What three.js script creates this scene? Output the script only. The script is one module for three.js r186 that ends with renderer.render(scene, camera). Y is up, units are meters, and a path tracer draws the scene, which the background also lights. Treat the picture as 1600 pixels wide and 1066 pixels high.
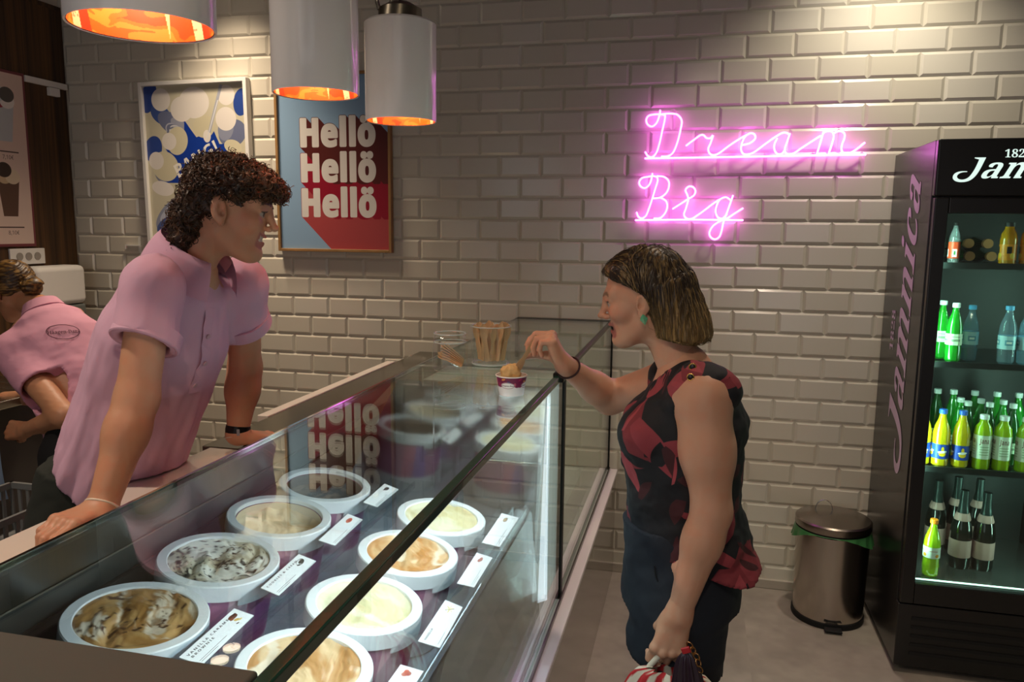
import * as THREE from 'three';
import { RectAreaLightUniformsLib } from 'three/addons/lights/RectAreaLightUniformsLib.js';
import { RoundedBoxGeometry } from 'three/addons/geometries/RoundedBoxGeometry.js';
import { mergeGeometries, toCreasedNormals } from 'three/addons/utils/BufferGeometryUtils.js';

// ---------------------------------------------------------------- camera, lights, exposure
const renderer = new THREE.WebGLRenderer();
renderer.toneMapping = THREE.LinearToneMapping;
renderer.toneMappingExposure = 1.0;
renderer.shadowMap.enabled = true;
RectAreaLightUniformsLib.init();
const scene = new THREE.Scene();
scene.background = new THREE.Color(0x05060a);

const CAM = { x: -0.268, y: 1.6657, z: 3.6677, yaw: 0.231013, pitch: -0.143221, roll: 0.0107216, f: 1216.08 };
const camera = new THREE.PerspectiveCamera(47.335, 1600 / 1066, 0.05, 40);
camera.position.set(CAM.x, CAM.y, CAM.z);
camera.rotation.set(CAM.pitch, CAM.yaw, CAM.roll, 'YXZ');
camera.updateMatrixWorld(true);
scene.add(camera);

const CEIL = 3.0;                       // room height
const XL = -3.61, XR = 2.0, ZF = 6.6;   // left wall, right wall, shop front; the tiled wall is z = 0
const TOP = 1.24;                       // top glass of the display case

function spot(x, y, z, tx, ty, tz, color, power, angle, penumbra, radius = 2) {
  const l = new THREE.SpotLight(color, power, 0, angle, penumbra, 2);
  l.position.set(x, y, z); l.target.position.set(tx, ty, tz);
  l.castShadow = true; l.shadow.radius = radius; l.shadow.mapSize.set(1024, 1024);
  scene.add(l, l.target); return l;
}
function area(w, h, color, power, p, look) {
  const l = new THREE.RectAreaLight(color, power, w, h);
  l.position.set(...p); l.lookAt(...look); scene.add(l); return l;
}
// daylight through the shop front behind the camera
area(4.2, 2.2, 0xfff1e2, 0.36, [-0.9, 1.45, ZF - 0.12], [-0.9, 1.2, 0]);

// ---------------------------------------------------------------- helpers
let seed = 7;
const rnd = () => { seed = (seed * 1664525 + 1013904223) >>> 0; return seed / 4294967296; };
const rr = (a, b) => a + (b - a) * rnd();
const V = (x, y, z) => new THREE.Vector3(x, y, z);
const clamp = (x, a, b) => Math.min(b, Math.max(a, x));
const mix = (a, b, t) => a + (b - a) * t;
const sstep = (a, b, x) => { const t = clamp((x - a) / (b - a), 0, 1); return t * t * (3 - 2 * t); };

// pixel of the photograph (1600 x 1066) -> point where its ray meets the plane axis = value
function at(px, py, axis, val) {
  const d = V((px - 800) / CAM.f, -(py - 533) / CAM.f, -1).applyQuaternion(camera.quaternion);
  const t = (val - camera.position[axis]) / d[axis];
  return d.multiplyScalar(t).add(camera.position);
}
// value noise
function hash3(x, y, z) {
  let h = Math.imul(x, 374761393) ^ Math.imul(y, 668265263) ^ Math.imul(z, 2147483647 ^ 0x5bd1e995);
  h = Math.imul(h ^ (h >>> 13), 1274126177); h ^= h >>> 16; return (h >>> 0) / 4294967296;
}
function noise3(x, y, z) {
  const xi = Math.floor(x), yi = Math.floor(y), zi = Math.floor(z);
  const f = (t) => t * t * (3 - 2 * t), u = f(x - xi), v = f(y - yi), w = f(z - zi);
  let r = 0;
  for (let k = 0; k < 8; k++) {
    const a = k & 1, b = (k >> 1) & 1, c = k >> 2;
    r += (a ? u : 1 - u) * (b ? v : 1 - v) * (c ? w : 1 - w) * hash3(xi + a, yi + b, zi + c);
  }
  return r;
}
function fbm(x, y, z, oct = 4) { let s = 0, a = 0.5, t = 0; for (let i = 0; i < oct; i++) { s += a * noise3(x, y, z); t += a; a *= 0.5; x *= 2.03; y *= 2.03; z *= 2.03; } return s / t; }

const used = new Map();
function numbered(name) { const n = used.get(name) || 0; used.set(name, n + 1); return n ? name + '_' + String(n).padStart(3, '0') : name; }
function shade(o) { o.traverse((m) => { if (m.isMesh) { m.castShadow = true; m.receiveShadow = true; } }); return o; }
// a thing: a Group at its base, added to the scene
function thing(name, label, category, pos = [0, 0, 0], group) {
  const g = new THREE.Group(); g.name = numbered(name); g.position.set(...pos); scene.add(g);
  g.userData.label = label; g.userData.category = category; if (group) g.userData.group = group;
  return g;
}
// a part: its geometry is given in the same space as its thing stands in (world), or local when local = true
function part(parent, name, geo, mat, local = false) {
  const m = new THREE.Mesh(geo, mat); m.name = name; m.castShadow = m.receiveShadow = true;
  if (!local) { let p = parent; while (p && p !== scene) { geo.translate(-p.position.x, -p.position.y, -p.position.z); p = p.parent; } }
  parent.add(m); return m;
}
function struct(name, geo, mat) {
  const m = new THREE.Mesh(geo, mat); m.name = name; m.castShadow = m.receiveShadow = true; m.userData.kind = 'structure';
  m.userData.label = ''; delete m.userData.label; scene.add(m); return m;
}
function box(x0, x1, y0, y1, z0, z1, r = 0) {
  const w = x1 - x0, h = y1 - y0, d = z1 - z0;
  const g = r > 0 ? new RoundedBoxGeometry(w, h, d, 2, Math.min(r, w / 2.01, h / 2.01, d / 2.01)) : new THREE.BoxGeometry(w, h, d);
  g.translate((x0 + x1) / 2, (y0 + y1) / 2, (z0 + z1) / 2); return g;
}
// a bar of rectangular section between two points
function bar(a, b, w, h, r = 0) {
  const L = a.distanceTo(b); const g = r ? new RoundedBoxGeometry(w, h, L, 2, r) : new THREE.BoxGeometry(w, h, L);
  const m = new THREE.Matrix4().lookAt(b, a, V(0, 1, 0)); g.applyMatrix4(m); const c = a.clone().add(b).multiplyScalar(0.5); g.translate(c.x, c.y, c.z); return g;
}
function tube(pts, r, seg = 40, rs = 8, closed = false, tension = 0.5) {
  return new THREE.TubeGeometry(new THREE.CatmullRomCurve3(pts, closed, 'centripetal', tension), seg, r, rs, closed);
}
function caps(g, p, r) { const s = new THREE.SphereGeometry(r, 8, 6); s.translate(p.x, p.y, p.z); return s; }
const merge = (list) => mergeGeometries(list.map((g) => { const q = g.index ? g.toNonIndexed() : g; for (const k of Object.keys(q.attributes)) if (!['position', 'normal', 'uv', 'color'].includes(k)) q.deleteAttribute(k); return q; }));
function lathe(profile, seg = 32, crease = 0.6) { const g = new THREE.LatheGeometry(profile.map(([x, y]) => new THREE.Vector2(x, y)), seg); return crease ? toCreasedNormals(g, crease) : g; }
function canvasTex(w, h, draw, repeat) {
  const c = document.createElement('canvas'); c.width = w; c.height = h; const g = c.getContext('2d'); draw(g, w, h);
  const t = new THREE.CanvasTexture(c); t.colorSpace = THREE.SRGBColorSpace; t.magFilter = THREE.LinearFilter; t.anisotropy = 8;
  if (repeat) { t.wrapS = t.wrapT = THREE.RepeatWrapping; t.repeat.set(...repeat); }
  return t;
}
// a grey (or coloured) computed texture, fn(u, v) -> 0..1 or [r,g,b]
function dataTex(w, h, fn, srgb = true, wrap = true) {
  const d = new Uint8Array(w * h * 4);
  for (let j = 0; j < h; j++) for (let i = 0; i < w; i++) {
    const c = fn(i / w, j / h), k = (j * w + i) * 4;
    if (typeof c === 'number') d[k] = d[k + 1] = d[k + 2] = clamp(c * 255, 0, 255); else { d[k] = clamp(c[0] * 255, 0, 255); d[k + 1] = clamp(c[1] * 255, 0, 255); d[k + 2] = clamp(c[2] * 255, 0, 255); }
    d[k + 3] = 255;
  }
  const t = new THREE.DataTexture(d, w, h); t.magFilter = THREE.LinearFilter; t.minFilter = THREE.LinearMipmapLinearFilter; t.generateMipmaps = true;
  if (srgb) t.colorSpace = THREE.SRGBColorSpace; if (wrap) t.wrapS = t.wrapT = THREE.RepeatWrapping; t.needsUpdate = true; return t;
}
const std = (o) => new THREE.MeshStandardMaterial(o), phy = (o) => new THREE.MeshPhysicalMaterial(o);
// box-projected uv in metres
function uvMetres(g, s = 1) {
  const p = g.attributes.position, n = g.attributes.normal, u = new Float32Array(p.count * 2);
  for (let i = 0; i < p.count; i++) {
    const ax = Math.abs(n.getX(i)), ay = Math.abs(n.getY(i)), az = Math.abs(n.getZ(i)); let a, b;
    if (ay >= ax && ay >= az) { a = p.getX(i); b = p.getZ(i); } else if (ax >= az) { a = p.getZ(i); b = p.getY(i); } else { a = p.getX(i); b = p.getY(i); }
    u[2 * i] = a * s; u[2 * i + 1] = b * s;
  }
  g.setAttribute('uv', new THREE.BufferAttribute(u, 2)); return g;
}
// a flat sheet given by its four corners (bl, br, tr, tl), with thickness t to the back
function sheet(bl, br, tr, tl) {
  const g = new THREE.BufferGeometry();
  g.setAttribute('position', new THREE.Float32BufferAttribute([bl, br, tr, bl, tr, tl].flatMap((v) => [v.x, v.y, v.z]), 3));
  g.setAttribute('uv', new THREE.Float32BufferAttribute([0, 0, 1, 0, 1, 1, 0, 0, 1, 1, 0, 1], 2)); g.computeVertexNormals(); return g;
}

// ---------------------------------------------------------------- materials
const concreteMap = dataTex(512, 512, (u, v) => { const n = fbm(u * 8 + 3, v * 8, 1.5, 5), m = fbm(u * 40, v * 40, 7.7, 2); const g = 0.80 + (n - 0.5) * 0.22 + (m - 0.5) * 0.10; return [g, g * 0.985, g * 0.965]; });
const woodMap = dataTex(256, 1024, (u, v) => { const n = fbm(u * 26, v * 2.2, 3, 4), r = fbm(u * 90, v * 5, 9, 2); const g = 0.62 + (n - 0.5) * 0.5 + (r - 0.5) * 0.3; return [g, g * 0.86, g * 0.68]; });
const brushMap = dataTex(512, 128, (u, v) => 0.75 + (fbm(u * 2, v * 120, 4, 2) - 0.5) * 0.3, false);
const paleWoodMap = dataTex(128, 512, (u, v) => { const n = fbm(u * 14, v * 1.6, 2, 4); const g = 0.9 + (n - 0.5) * 0.28; return [g, g * 0.96, g * 0.9]; });
const MAT = {
  tile: phy({ color: 0xd8d2c2, roughness: 0.22, clearcoat: 0.3, clearcoatRoughness: 0.15 }),
  tile2: phy({ color: 0xd4cebd, roughness: 0.24, clearcoat: 0.3, clearcoatRoughness: 0.18 }),
  tile3: phy({ color: 0xdbd6c8, roughness: 0.2, clearcoat: 0.3, clearcoatRoughness: 0.14 }),
  grout: std({ color: 0xcdc6b6, roughness: 0.9 }),
  plaster: std({ color: 0xcfc8ba, roughness: 0.95 }),
  ceiling: std({ color: 0x77706a, roughness: 0.95 }),
  floor: std({ color: 0xcac2b8, map: concreteMap, roughness: 0.5 }),
  woodDark: std({ color: 0x7a6243, map: woodMap, roughness: 0.6 }),
  white: phy({ color: 0xe9e9ea, roughness: 0.35, clearcoat: 0.3 }),
  whiteMatte: std({ color: 0xe6e4df, roughness: 0.7 }),
  counter: phy({ color: 0xe8ddd0, roughness: 0.28, clearcoat: 0.3 }),
  steel: std({ color: 0xb9b4aa, metalness: 1, roughness: 0.34, roughnessMap: brushMap }),
  steelDark: std({ color: 0x8b8678, metalness: 1, roughness: 0.3 }),
  chrome: std({ color: 0xd8d8d8, metalness: 1, roughness: 0.08 }),
  profile: std({ color: 0x6a675f, metalness: 1, roughness: 0.35 }),
  blackMetal: std({ color: 0x15130f, metalness: 0.4, roughness: 0.4 }),
  black: phy({ color: 0x0d0c0c, roughness: 0.35, clearcoat: 0.4, clearcoatRoughness: 0.25 }),
  blackRubber: std({ color: 0x0c0c0c, roughness: 0.7 }),
  deck: phy({ color: 0xb0b0b8, roughness: 0.15, clearcoat: 0.5 }),
  glass: phy({ color: 0xf3fbf6, roughness: 0, transmission: 1, thickness: 0, ior: 1.5 }),
  glassEdge: phy({ color: 0x1b4436, roughness: 0.2, clearcoat: 0.4 }),
  acrylic: phy({ color: 0xf4f8fa, roughness: 0.02, transmission: 1, thickness: 0, ior: 1.49 }),
  mirror: std({ color: 0x9a9a96, metalness: 1, roughness: 0.09 }),
  spoonWood: std({ color: 0xdcbf98, map: paleWoodMap, roughness: 0.7 }),
  oak: std({ color: 0xb08a58, map: paleWoodMap, roughness: 0.55 }),
};

// ---------------------------------------------------------------- the room
const T = 0.15;
struct('floor', uvMetres(box(XL - T, XR + T, -0.12, 0, -T, ZF + T), 0.6), MAT.floor);
struct('ceiling', box(XL - T, XR + T, CEIL, CEIL + 0.12, -T, ZF + T), MAT.ceiling);
struct('wall_right', box(XR, XR + T, 0, CEIL, 0, ZF), MAT.plaster);
{ // left wall: wood boarding up to 2.8 m, plaster over it
  const w = struct('wall_left', box(XL - T, XL - 0.02, 0, CEIL, 0, ZF), MAT.plaster);
  const variants = [0, 0.13, 0.29, 0.41].map((o) => { const g = box(-0.02, 0, 0, 2.8, 0, 0.597); uvMetres(g, 1); const u = g.attributes.uv; for (let i = 0; i < u.count; i++) u.setXY(i, u.getX(i) * 1.6 + o, u.getY(i) * 0.36 + o); return g; });
  for (let k = 0; k < 11; k++) { const b = new THREE.Mesh(variants[k % 4], MAT.woodDark); b.name = 'panel' + (k ? '_' + String(k).padStart(3, '0') : ''); b.position.set(XL, 0, 0.002 + k * 0.6); b.castShadow = b.receiveShadow = true; w.add(b); }
  w.children[0].userData.label = 'dark brown wood wall panel';
}
{ // shop front behind the camera: wall with one wide opening, glazed
  const g = [box(XL, XR, 0, 0.3, ZF, ZF + T), box(XL, XR, 2.6, CEIL, ZF, ZF + T), box(XL, -3.0, 0.3, 2.6, ZF, ZF + T), box(1.2, XR, 0.3, 2.6, ZF, ZF + T)];
  struct('wall_front', merge(g), MAT.plaster);
  const pane = struct('window_1', box(-3.0, 1.2, 0.3, 2.6, ZF + 0.02, ZF + 0.03), std({ color: 0xdfe6ee, emissive: 0xc9d6ea, emissiveIntensity: 0.55, roughness: 0.4 }));
  const frames = [-3.0, -1.6, -0.2, 1.16];
  frames.forEach((x) => { const m = new THREE.Mesh(box(x, x + 0.05, 0.3, 2.6, ZF - 0.03, ZF + 0.02), MAT.blackMetal); m.name = 'window_frame'; m.castShadow = m.receiveShadow = true; pane.add(m); });
}
// tiled wall: bevelled 20 x 10 cm tiles in running bond
{
  const wall = struct('wall_back', box(XL - T, XR + T, 0, CEIL, -T, -0.0022), MAT.grout);
  function tileGeo(w, h) {
    const e = 0.0012, b = 0.0125, d = 0.0075, lift = 0.0015;
    const O = [[-w / 2 + e, -h / 2 + e], [w / 2 - e, -h / 2 + e], [w / 2 - e, h / 2 - e], [-w / 2 + e, h / 2 - e]];
    const bx = Math.min(b, w * 0.3), I = [[-w / 2 + bx, -h / 2 + b], [w / 2 - bx, -h / 2 + b], [w / 2 - bx, h / 2 - b], [-w / 2 + bx, h / 2 - b]];
    const P = []; const q = (a, b2, c, d2) => P.push(...a, ...b2, ...c, ...a, ...c, ...d2);
    for (let i = 0; i < 4; i++) {
      const j = (i + 1) % 4;
      q([...O[i], -0.006], [...O[j], -0.006], [...O[j], lift - 0.003], [...O[i], lift - 0.003]);
      q([...O[i], lift - 0.003], [...O[j], lift - 0.003], [...I[j], d - 0.003], [...I[i], d - 0.003]);
    }
    q([...I[0], d - 0.003], [...I[1], d - 0.003], [...I[2], d - 0.003], [...I[3], d - 0.003]);
    const g = new THREE.BufferGeometry(); g.setAttribute('position', new THREE.Float32BufferAttribute(P, 3)); g.setAttribute('uv', new THREE.Float32BufferAttribute(new Float32Array(P.length / 3 * 2), 2)); g.computeVertexNormals(); return g;
  }
  const full = tileGeo(0.2, 0.1), mats = [MAT.tile, MAT.tile2, MAT.tile3];
  const all = [];
  for (let k = -4; k <= 27; k++) {                       // rows; row k lies between 2.31-(k-3)/10 and 2.31-(k-4)/10
    const y0 = 2.31 - (k - 3) * 0.1, y1 = Math.min(CEIL, y0 + 0.1); if (y0 > CEIL - 0.02 || y1 < 0.05) continue;
    const odd = ((k % 2) + 2) % 2;
    for (let u = -37 + odd; u <= 20; u += 2) {
      const x0 = Math.max(XL, u * 0.1), x1 = Math.min(XR, u * 0.1 + 0.2); if (x1 - x0 < 0.03) continue;
      all.push({ x: (x0 + x1) / 2, y: (y0 + y1) / 2, w: x1 - x0, h: y1 - y0 });
    }
  }
  const p = new THREE.Vector3();
  for (const t of all) {
    p.set(t.x, t.y, 0).project(camera); const px = (p.x + 1) * 800, py = (1 - p.y) * 533;
    const inView = px > -20 && px < 1620 && py > -20 && py < 1086;
    const hidden = (t.x > 0.58 && t.y < 1.9) || (t.y < 0.95 && t.x < -0.7) || (px < 300 && py > 520) || (px > 980 && px < 1130 && py > 400) || (px > 200 && px < 390 && py > 130 && py < 560);
    const d = V(t.x, t.y, 0).sub(camera.position).length();
    t.score = (inView ? 10 : 0) - (hidden ? 8 : 0) - d;
  }
  all.sort((a, b) => b.score - a.score);
  const rest = []; let n = 0;
  for (const t of all) {
    const g = Math.abs(t.w - 0.2) < 1e-6 && Math.abs(t.h - 0.1) < 1e-6 ? full : tileGeo(t.w, t.h);
    if (n < 300) {
      const m = new THREE.Mesh(g, mats[Math.floor(rnd() * 3)]); m.name = 'tile' + (n ? '_' + String(n).padStart(3, '0') : ''); m.position.set(t.x, t.y, 0); m.rotation.set(rr(-0.004, 0.004), rr(-0.003, 0.003), 0);
      m.castShadow = m.receiveShadow = true; wall.add(m); n++;
    } else { const c = g.clone(); c.rotateX(rr(-0.004, 0.004)); c.rotateY(rr(-0.003, 0.003)); c.translate(t.x, t.y, 0); rest.push(c); }
  }
  const r = new THREE.Mesh(merge(rest), MAT.tile); r.name = 'tiles'; r.userData.kind = 'stuff'; r.castShadow = r.receiveShadow = true; wall.add(r);
  struct('baseboard_back', box(-0.61, XR, 0, 0.045, -0.004, 0.018, 0.004), std({ color: 0xb9b0a2, roughness: 0.4 }));
}
// ceiling downlights
function downlight(x, z, color, power, tx, tz, angle = 0.75, pen = 0.7, label = '', ty = 0.8) {
  const t = thing('downlight', label, 'light', [x, CEIL, z], undefined);
  part(t, 'trim_ring', lathe([[0.045, -0.004], [0.062, -0.006], [0.064, 0], [0.045, 0]], 28), MAT.whiteMatte, true);
  const c = new THREE.CircleGeometry(0.045, 24); c.rotateX(Math.PI / 2); c.translate(0, -0.003, 0);
  part(t, 'lens', c, std({ color: 0xffffff, emissive: color, emissiveIntensity: 6 }), true);
  spot(x, CEIL - 0.02, z, tx, ty, tz, color, power, angle, pen, 3);
}
downlight(-2.55, 0.30, 0xffe6c8, 4.6, -2.6, 0.25, 0.85, 0.8, 'small round ceiling downlight above the blue and white poster, closest to the tiles');
downlight(-2.54, 0.42, 0xffe6c8, 4.2, -2.5, 0.6, 0.85, 0.8, 'small round ceiling downlight above the blue and white poster, middle of three');
downlight(-2.40, 0.52, 0xffe6c8, 4.2, -2.2, 0.9, 0.85, 0.8, 'small round ceiling downlight above the blue and white poster, furthest from the tiles');
downlight(0.46, 0.42, 0xfff2dc, 4.6, 0.42, 0.0, 1.0, 1.0, 'round ceiling downlight washing the tiles beside the black fridge', 1.4);
downlight(-0.3, 3.9, 0xffe4c6, 5, -0.1, 2.4, 0.9, 0.8, 'round ceiling downlight above the customer side of the display case');
downlight(0.15, 1.25, 0xffe8cf, 4.5, 0.15, 1.2, 0.8, 0.9, 'round ceiling downlight above the floor between the woman and the fridge');
downlight(-2.3, 2.6, 0xffe8d2, 8.0, -1.7, 2.1, 0.9, 0.8, 'round ceiling downlight above the staff side of the display case');

// ---------------------------------------------------------------- the ice cream display case
const XG = -0.645, XB = -1.1, ZN = 3.05, ZM = 1.55;       // front glass, rear edge of the top glass, near end, mirror partition
const deckY = (x) => 0.80 - (x + 1.18) * 0.149;            // the well floor slopes down towards the customer
const TILT = -Math.atan(0.149);
{
  const c = thing('display_case', 'long glass ice cream display case with dark metal edges and a pinkish ledge', 'display case', [-0.9, 0, 1.6]);
  const pinkLedge = phy({ color: 0xf0e6e8, roughness: 0.22, clearcoat: 0.5 });
  part(c, 'base_panel', box(-0.66, -0.605, 0, 0.5, 0.0, 3.5, 0.003), phy({ color: 0x8d8378, roughness: 0.16, metalness: 0.75, clearcoat: 0.5 }));
  part(c, 'base_panel', box(-1.30, -1.26, 0, 0.76, 0.0, 3.3), MAT.steelDark);
  part(c, 'base_panel', box(-1.26, -0.66, 0.0, 0.46, 3.2, 3.24), MAT.steelDark);
  part(c, 'ledge', box(-0.76, -0.597, 0.5, 0.52, 0.004, 3.5, 0.004), pinkLedge);
  part(c, 'glass_channel', box(XG - 0.014, XG - 0.009, 0.52, 0.535, 0.03, ZN), MAT.profile);
  part(c, 'glass_channel', box(XG + 0.009, XG + 0.014, 0.52, 0.535, 0.03, ZN), MAT.profile);
  // glass
  part(c, 'front_glass', box(XG - 0.004, XG + 0.004, 0.522, TOP - 0.012, 1.398, ZN), MAT.glass);
  part(c, 'front_glass', box(XG - 0.004, XG + 0.004, 0.522, TOP - 0.012, 0.03, 1.372), MAT.glass);
  part(c, 'top_glass', box(XB, XG - 0.0125, TOP - 0.006, TOP, 1.503, ZN), MAT.glass);
  part(c, 'top_glass', box(XB, XG - 0.012, TOP - 0.006, TOP, 0.03, 1.497), MAT.glass);
  part(c, 'top_edge', box(XG - 0.012, XG + 0.007, TOP - 0.014, TOP + 0.004, 1.476, ZN + 0.3, 0.003), MAT.glassEdge);
  part(c, 'top_edge', box(XG - 0.009, XG + 0.007, TOP - 0.012, TOP + 0.003, 0.01, 1.43, 0.003), MAT.profile);
  part(c, 'clip', box(XG - 0.016, XG + 0.016, TOP - 0.016, TOP + 0.012, 1.425, 1.475, 0.004), MAT.blackMetal);
  part(c, 'mullion', box(XG - 0.008, XG + 0.008, 0.52, TOP - 0.012, 1.372, 1.381), MAT.blackMetal);
  part(c, 'mullion', box(XG - 0.008, XG + 0.008, 0.52, TOP - 0.012, 1.389, 1.398), MAT.blackMetal);
  part(c, 'mullion', box(XG - 0.008, XG + 0.008, 0.52, TOP - 0.012, 0.012, 0.03), MAT.blackMetal);
  part(c, 'end_frame', box(XB, XG, TOP - 0.012, TOP + 0.004, 0.008, 0.03, 0.003), MAT.profile);
  part(c, 'end_frame', box(XB - 0.01, XB + 0.01, 1.05, TOP, 0.008, 0.03, 0.003), MAT.profile);
  part(c, 'end_plate', box(-1.2, XG - 0.013, TOP - 0.03, TOP + 0.006, ZN, ZN + 0.34, 0.004), std({ color: 0x5c5e57, roughness: 0.6, metalness: 0.1 }));
  part(c, 'end_panel', box(-1.28, XG - 0.02, 0.46, TOP - 0.03, ZN + 0.1, ZN + 0.14), MAT.steelDark);
  part(c, 'rear_edge', box(XB - 0.006, XB, TOP - 0.008, TOP + 0.0015, 0.03, ZN), MAT.chrome);
  // rear doors: inclined, dark upper rail and glossy lower run
  const P = (x, y, z) => V(x, y, z), sl = (h) => XB - 0.9375 * (TOP - h);
  const slope = (h0, h1, z0, z1, t) => { const a = [P(sl(h0), h0, z1), P(sl(h0), h0, z0), P(sl(h1), h1, z0), P(sl(h1), h1, z1)]; const b = a.map((v) => v.clone().add(V(-t * 0.73, t * 0.68, 0))); return merge([sheet(...a), sheet(b[1], b[0], b[3], b[2]), sheet(a[3], a[2], b[2], b[3]), sheet(a[0], b[0], b[1], a[1])]); };
  part(c, 'rear_rail', slope(1.105, 1.232, ZM, ZN, 0.008), std({ color: 0x3a372d, metalness: 0.5, roughness: 0.3 }));
  const door1 = part(c, 'rear_door', slope(0.97, 1.10, ZM, 2.28, 0.006), phy({ color: 0x343836, roughness: 0.5, specularIntensity: 0.4 }));
  part(c, 'rear_door', slope(0.97, 1.10, 2.285, ZN, 0.006), phy({ color: 0x343836, roughness: 0.5, specularIntensity: 0.4 }));
  part(c, 'door_trim', bar(P(sl(1.1) + 0.004, 1.103, ZM), P(sl(1.1) + 0.004, 1.103, ZN), 0.0035, 0.0035), MAT.profile);
  part(c, 'door_trim', bar(P(sl(0.99) + 0.004, 0.99, ZM), P(sl(0.99) + 0.004, 0.99, ZN), 0.004, 0.004), MAT.profile);
  // well: sloping floor, rear wall, front wall
  const well = (x0, x1, y0, y1, z0, z1, t = 0.01) => merge([sheet(P(x0, y0, z1), P(x1, y1, z1), P(x1, y1, z0), P(x0, y0, z0)), sheet(P(x0, y0 - t, z0), P(x1, y1 - t, z0), P(x1, y1 - t, z1), P(x0, y0 - t, z1))]);
  part(c, 'well_floor', well(-1.33, -0.70, deckY(-1.33), deckY(-0.70), ZM, ZN + 0.1), MAT.deck);
  part(c, 'well_wall', box(-1.345, -1.33, 0.76, 0.93, ZM - 0.04, ZN + 0.1), MAT.deck);
  part(c, 'well_wall', merge([sheet(P(-0.672, 0.52, ZN + 0.1), P(-0.672, 0.52, ZM), P(-0.70, 0.86, ZM), P(-0.70, 0.86, ZN + 0.1)), sheet(P(-0.677, 0.52, ZM), P(-0.677, 0.52, ZN + 0.1), P(-0.705, 0.86, ZN + 0.1), P(-0.705, 0.86, ZM))]), phy({ color: 0x85858d, roughness: 0.15, clearcoat: 0.5 }));
  // mirror partition and the pale service shelf beyond it
  const my = [deckY(-1.32), deckY(-0.69)];
  const shape = new THREE.Shape([[-1.32, my[0]], [-0.69, my[1]], [-0.665, 1.222], [-1.11, 1.222]].map((q) => new THREE.Vector2(...q)));
  const mg = new THREE.ExtrudeGeometry(shape, { depth: 0.02, bevelEnabled: false }); mg.translate(0, 0, ZM - 0.02);
  const waveB = dataTex(256, 256, (u, v) => 0.5 + 0.35 * (fbm(u * 6, v * 3, 5, 3) - 0.5), false); waveB.repeat.set(2, 2);
  const mir = std({ color: 0xc4c6c2, metalness: 1, roughness: 0.09, bumpMap: waveB, bumpScale: 0.002 });
  part(c, 'partition', mg, mir);
  part(c, 'service_shelf', box(-1.08, -0.672, 1.185, 1.2, 1.16, 1.525, 0.002), MAT.white);
  part(c, 'service_shelf_trim', box(-1.08, -0.672, 1.18, 1.204, 1.13, 1.158), MAT.blackMetal);
  part(c, 'service_box', box(-1.09, -0.80, 0.52, 1.184, 0.9, 1.5), std({ color: 0xa7a7a2, roughness: 0.5 }));
  part(c, 'light_post', box(-0.664, -0.654, 0.60, 1.222, 1.402, 1.54, 0.002), std({ color: 0xffffff, roughness: 0.4, emissive: 0xd6ebf5, emissiveIntensity: 0.45 }));
  area(0.12, 0.6, 0xd6ebf5, 1.2, [-0.668, 0.92, 1.6], [-1.0, 0.9, 1.9]);
  part(c, 'vitrine_floor', box(-1.1, -0.76, 0.5, 0.515, 0.004, 0.9), MAT.white);
  // LED strips under the top edges
  const led = std({ color: 0xffffff, emissive: 0xe6f0ff, emissiveIntensity: 2.5 });
  part(c, 'led_strip', box(XG - 0.0115, XG - 0.0045, TOP - 0.020, TOP - 0.0145, 1.6, 3.0), led);
  area(1.4, 0.03, 0xe4efff, 60, [XG - 0.012, TOP - 0.026, 2.3], [-0.945, 0.72, 2.3]);
  // clear wavy plastic guards in front of the tubs
  const guard = (x0, y0, x1, y1, amp, ph) => { const g = new THREE.PlaneGeometry(1, 1, 6, 90); const p = g.attributes.position; for (let i = 0; i < p.count; i++) { const a = p.getX(i) + 0.5, b = p.getY(i) + 0.5; const z = ZM + 0.06 + b * 1.42; const w = amp * (Math.sin(z * 13 + ph) + 0.6 * Math.sin(z * 29 + ph * 2)); p.setXYZ(i, mix(x0, x1, a) + w, mix(y0, y1, a) + w * 0.5, z); } g.computeVertexNormals(); return g; };
  part(c, 'plastic_guard', guard(-0.712, 0.895, -0.668, 0.84, 0.003, 0), MAT.acrylic);
  part(c, 'plastic_guard', guard(-0.705, 0.80, -0.665, 0.72, 0.004, 1.7), MAT.acrylic);
  part(c, 'plastic_guard', guard(-0.69, 0.66, -0.664, 0.56, 0.003, 3.1), MAT.acrylic);
  shade(c);
}

// staff counter behind the case
{
  const c = thing('staff_counter', 'white topped staff counter with a dark steel end behind the glass display case', 'counter', [-1.43, 0, 1.7]);
  const z1 = 1.80;
  part(c, 'worktop', box(-1.575, -1.318, 1.02, 1.05, z1, 3.6, 0.004), MAT.counter);
  part(c, 'steel_top', box(-1.60, -1.318, 1.02, 1.052, 0.02, z1, 0.003), std({ color: 0x6e6858, metalness: 0.9, roughness: 0.22 }));
  part(c, 'edge_strip', box(-1.64, -1.60, 1.03, 1.056, 0.35, 1.45, 0.003), MAT.counter);
  part(c, 'body', box(-1.55, -1.352, 0.0, 1.02, 0.02, 3.6), std({ color: 0x57524a, roughness: 0.5 }));
  shade(c);
}

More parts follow.
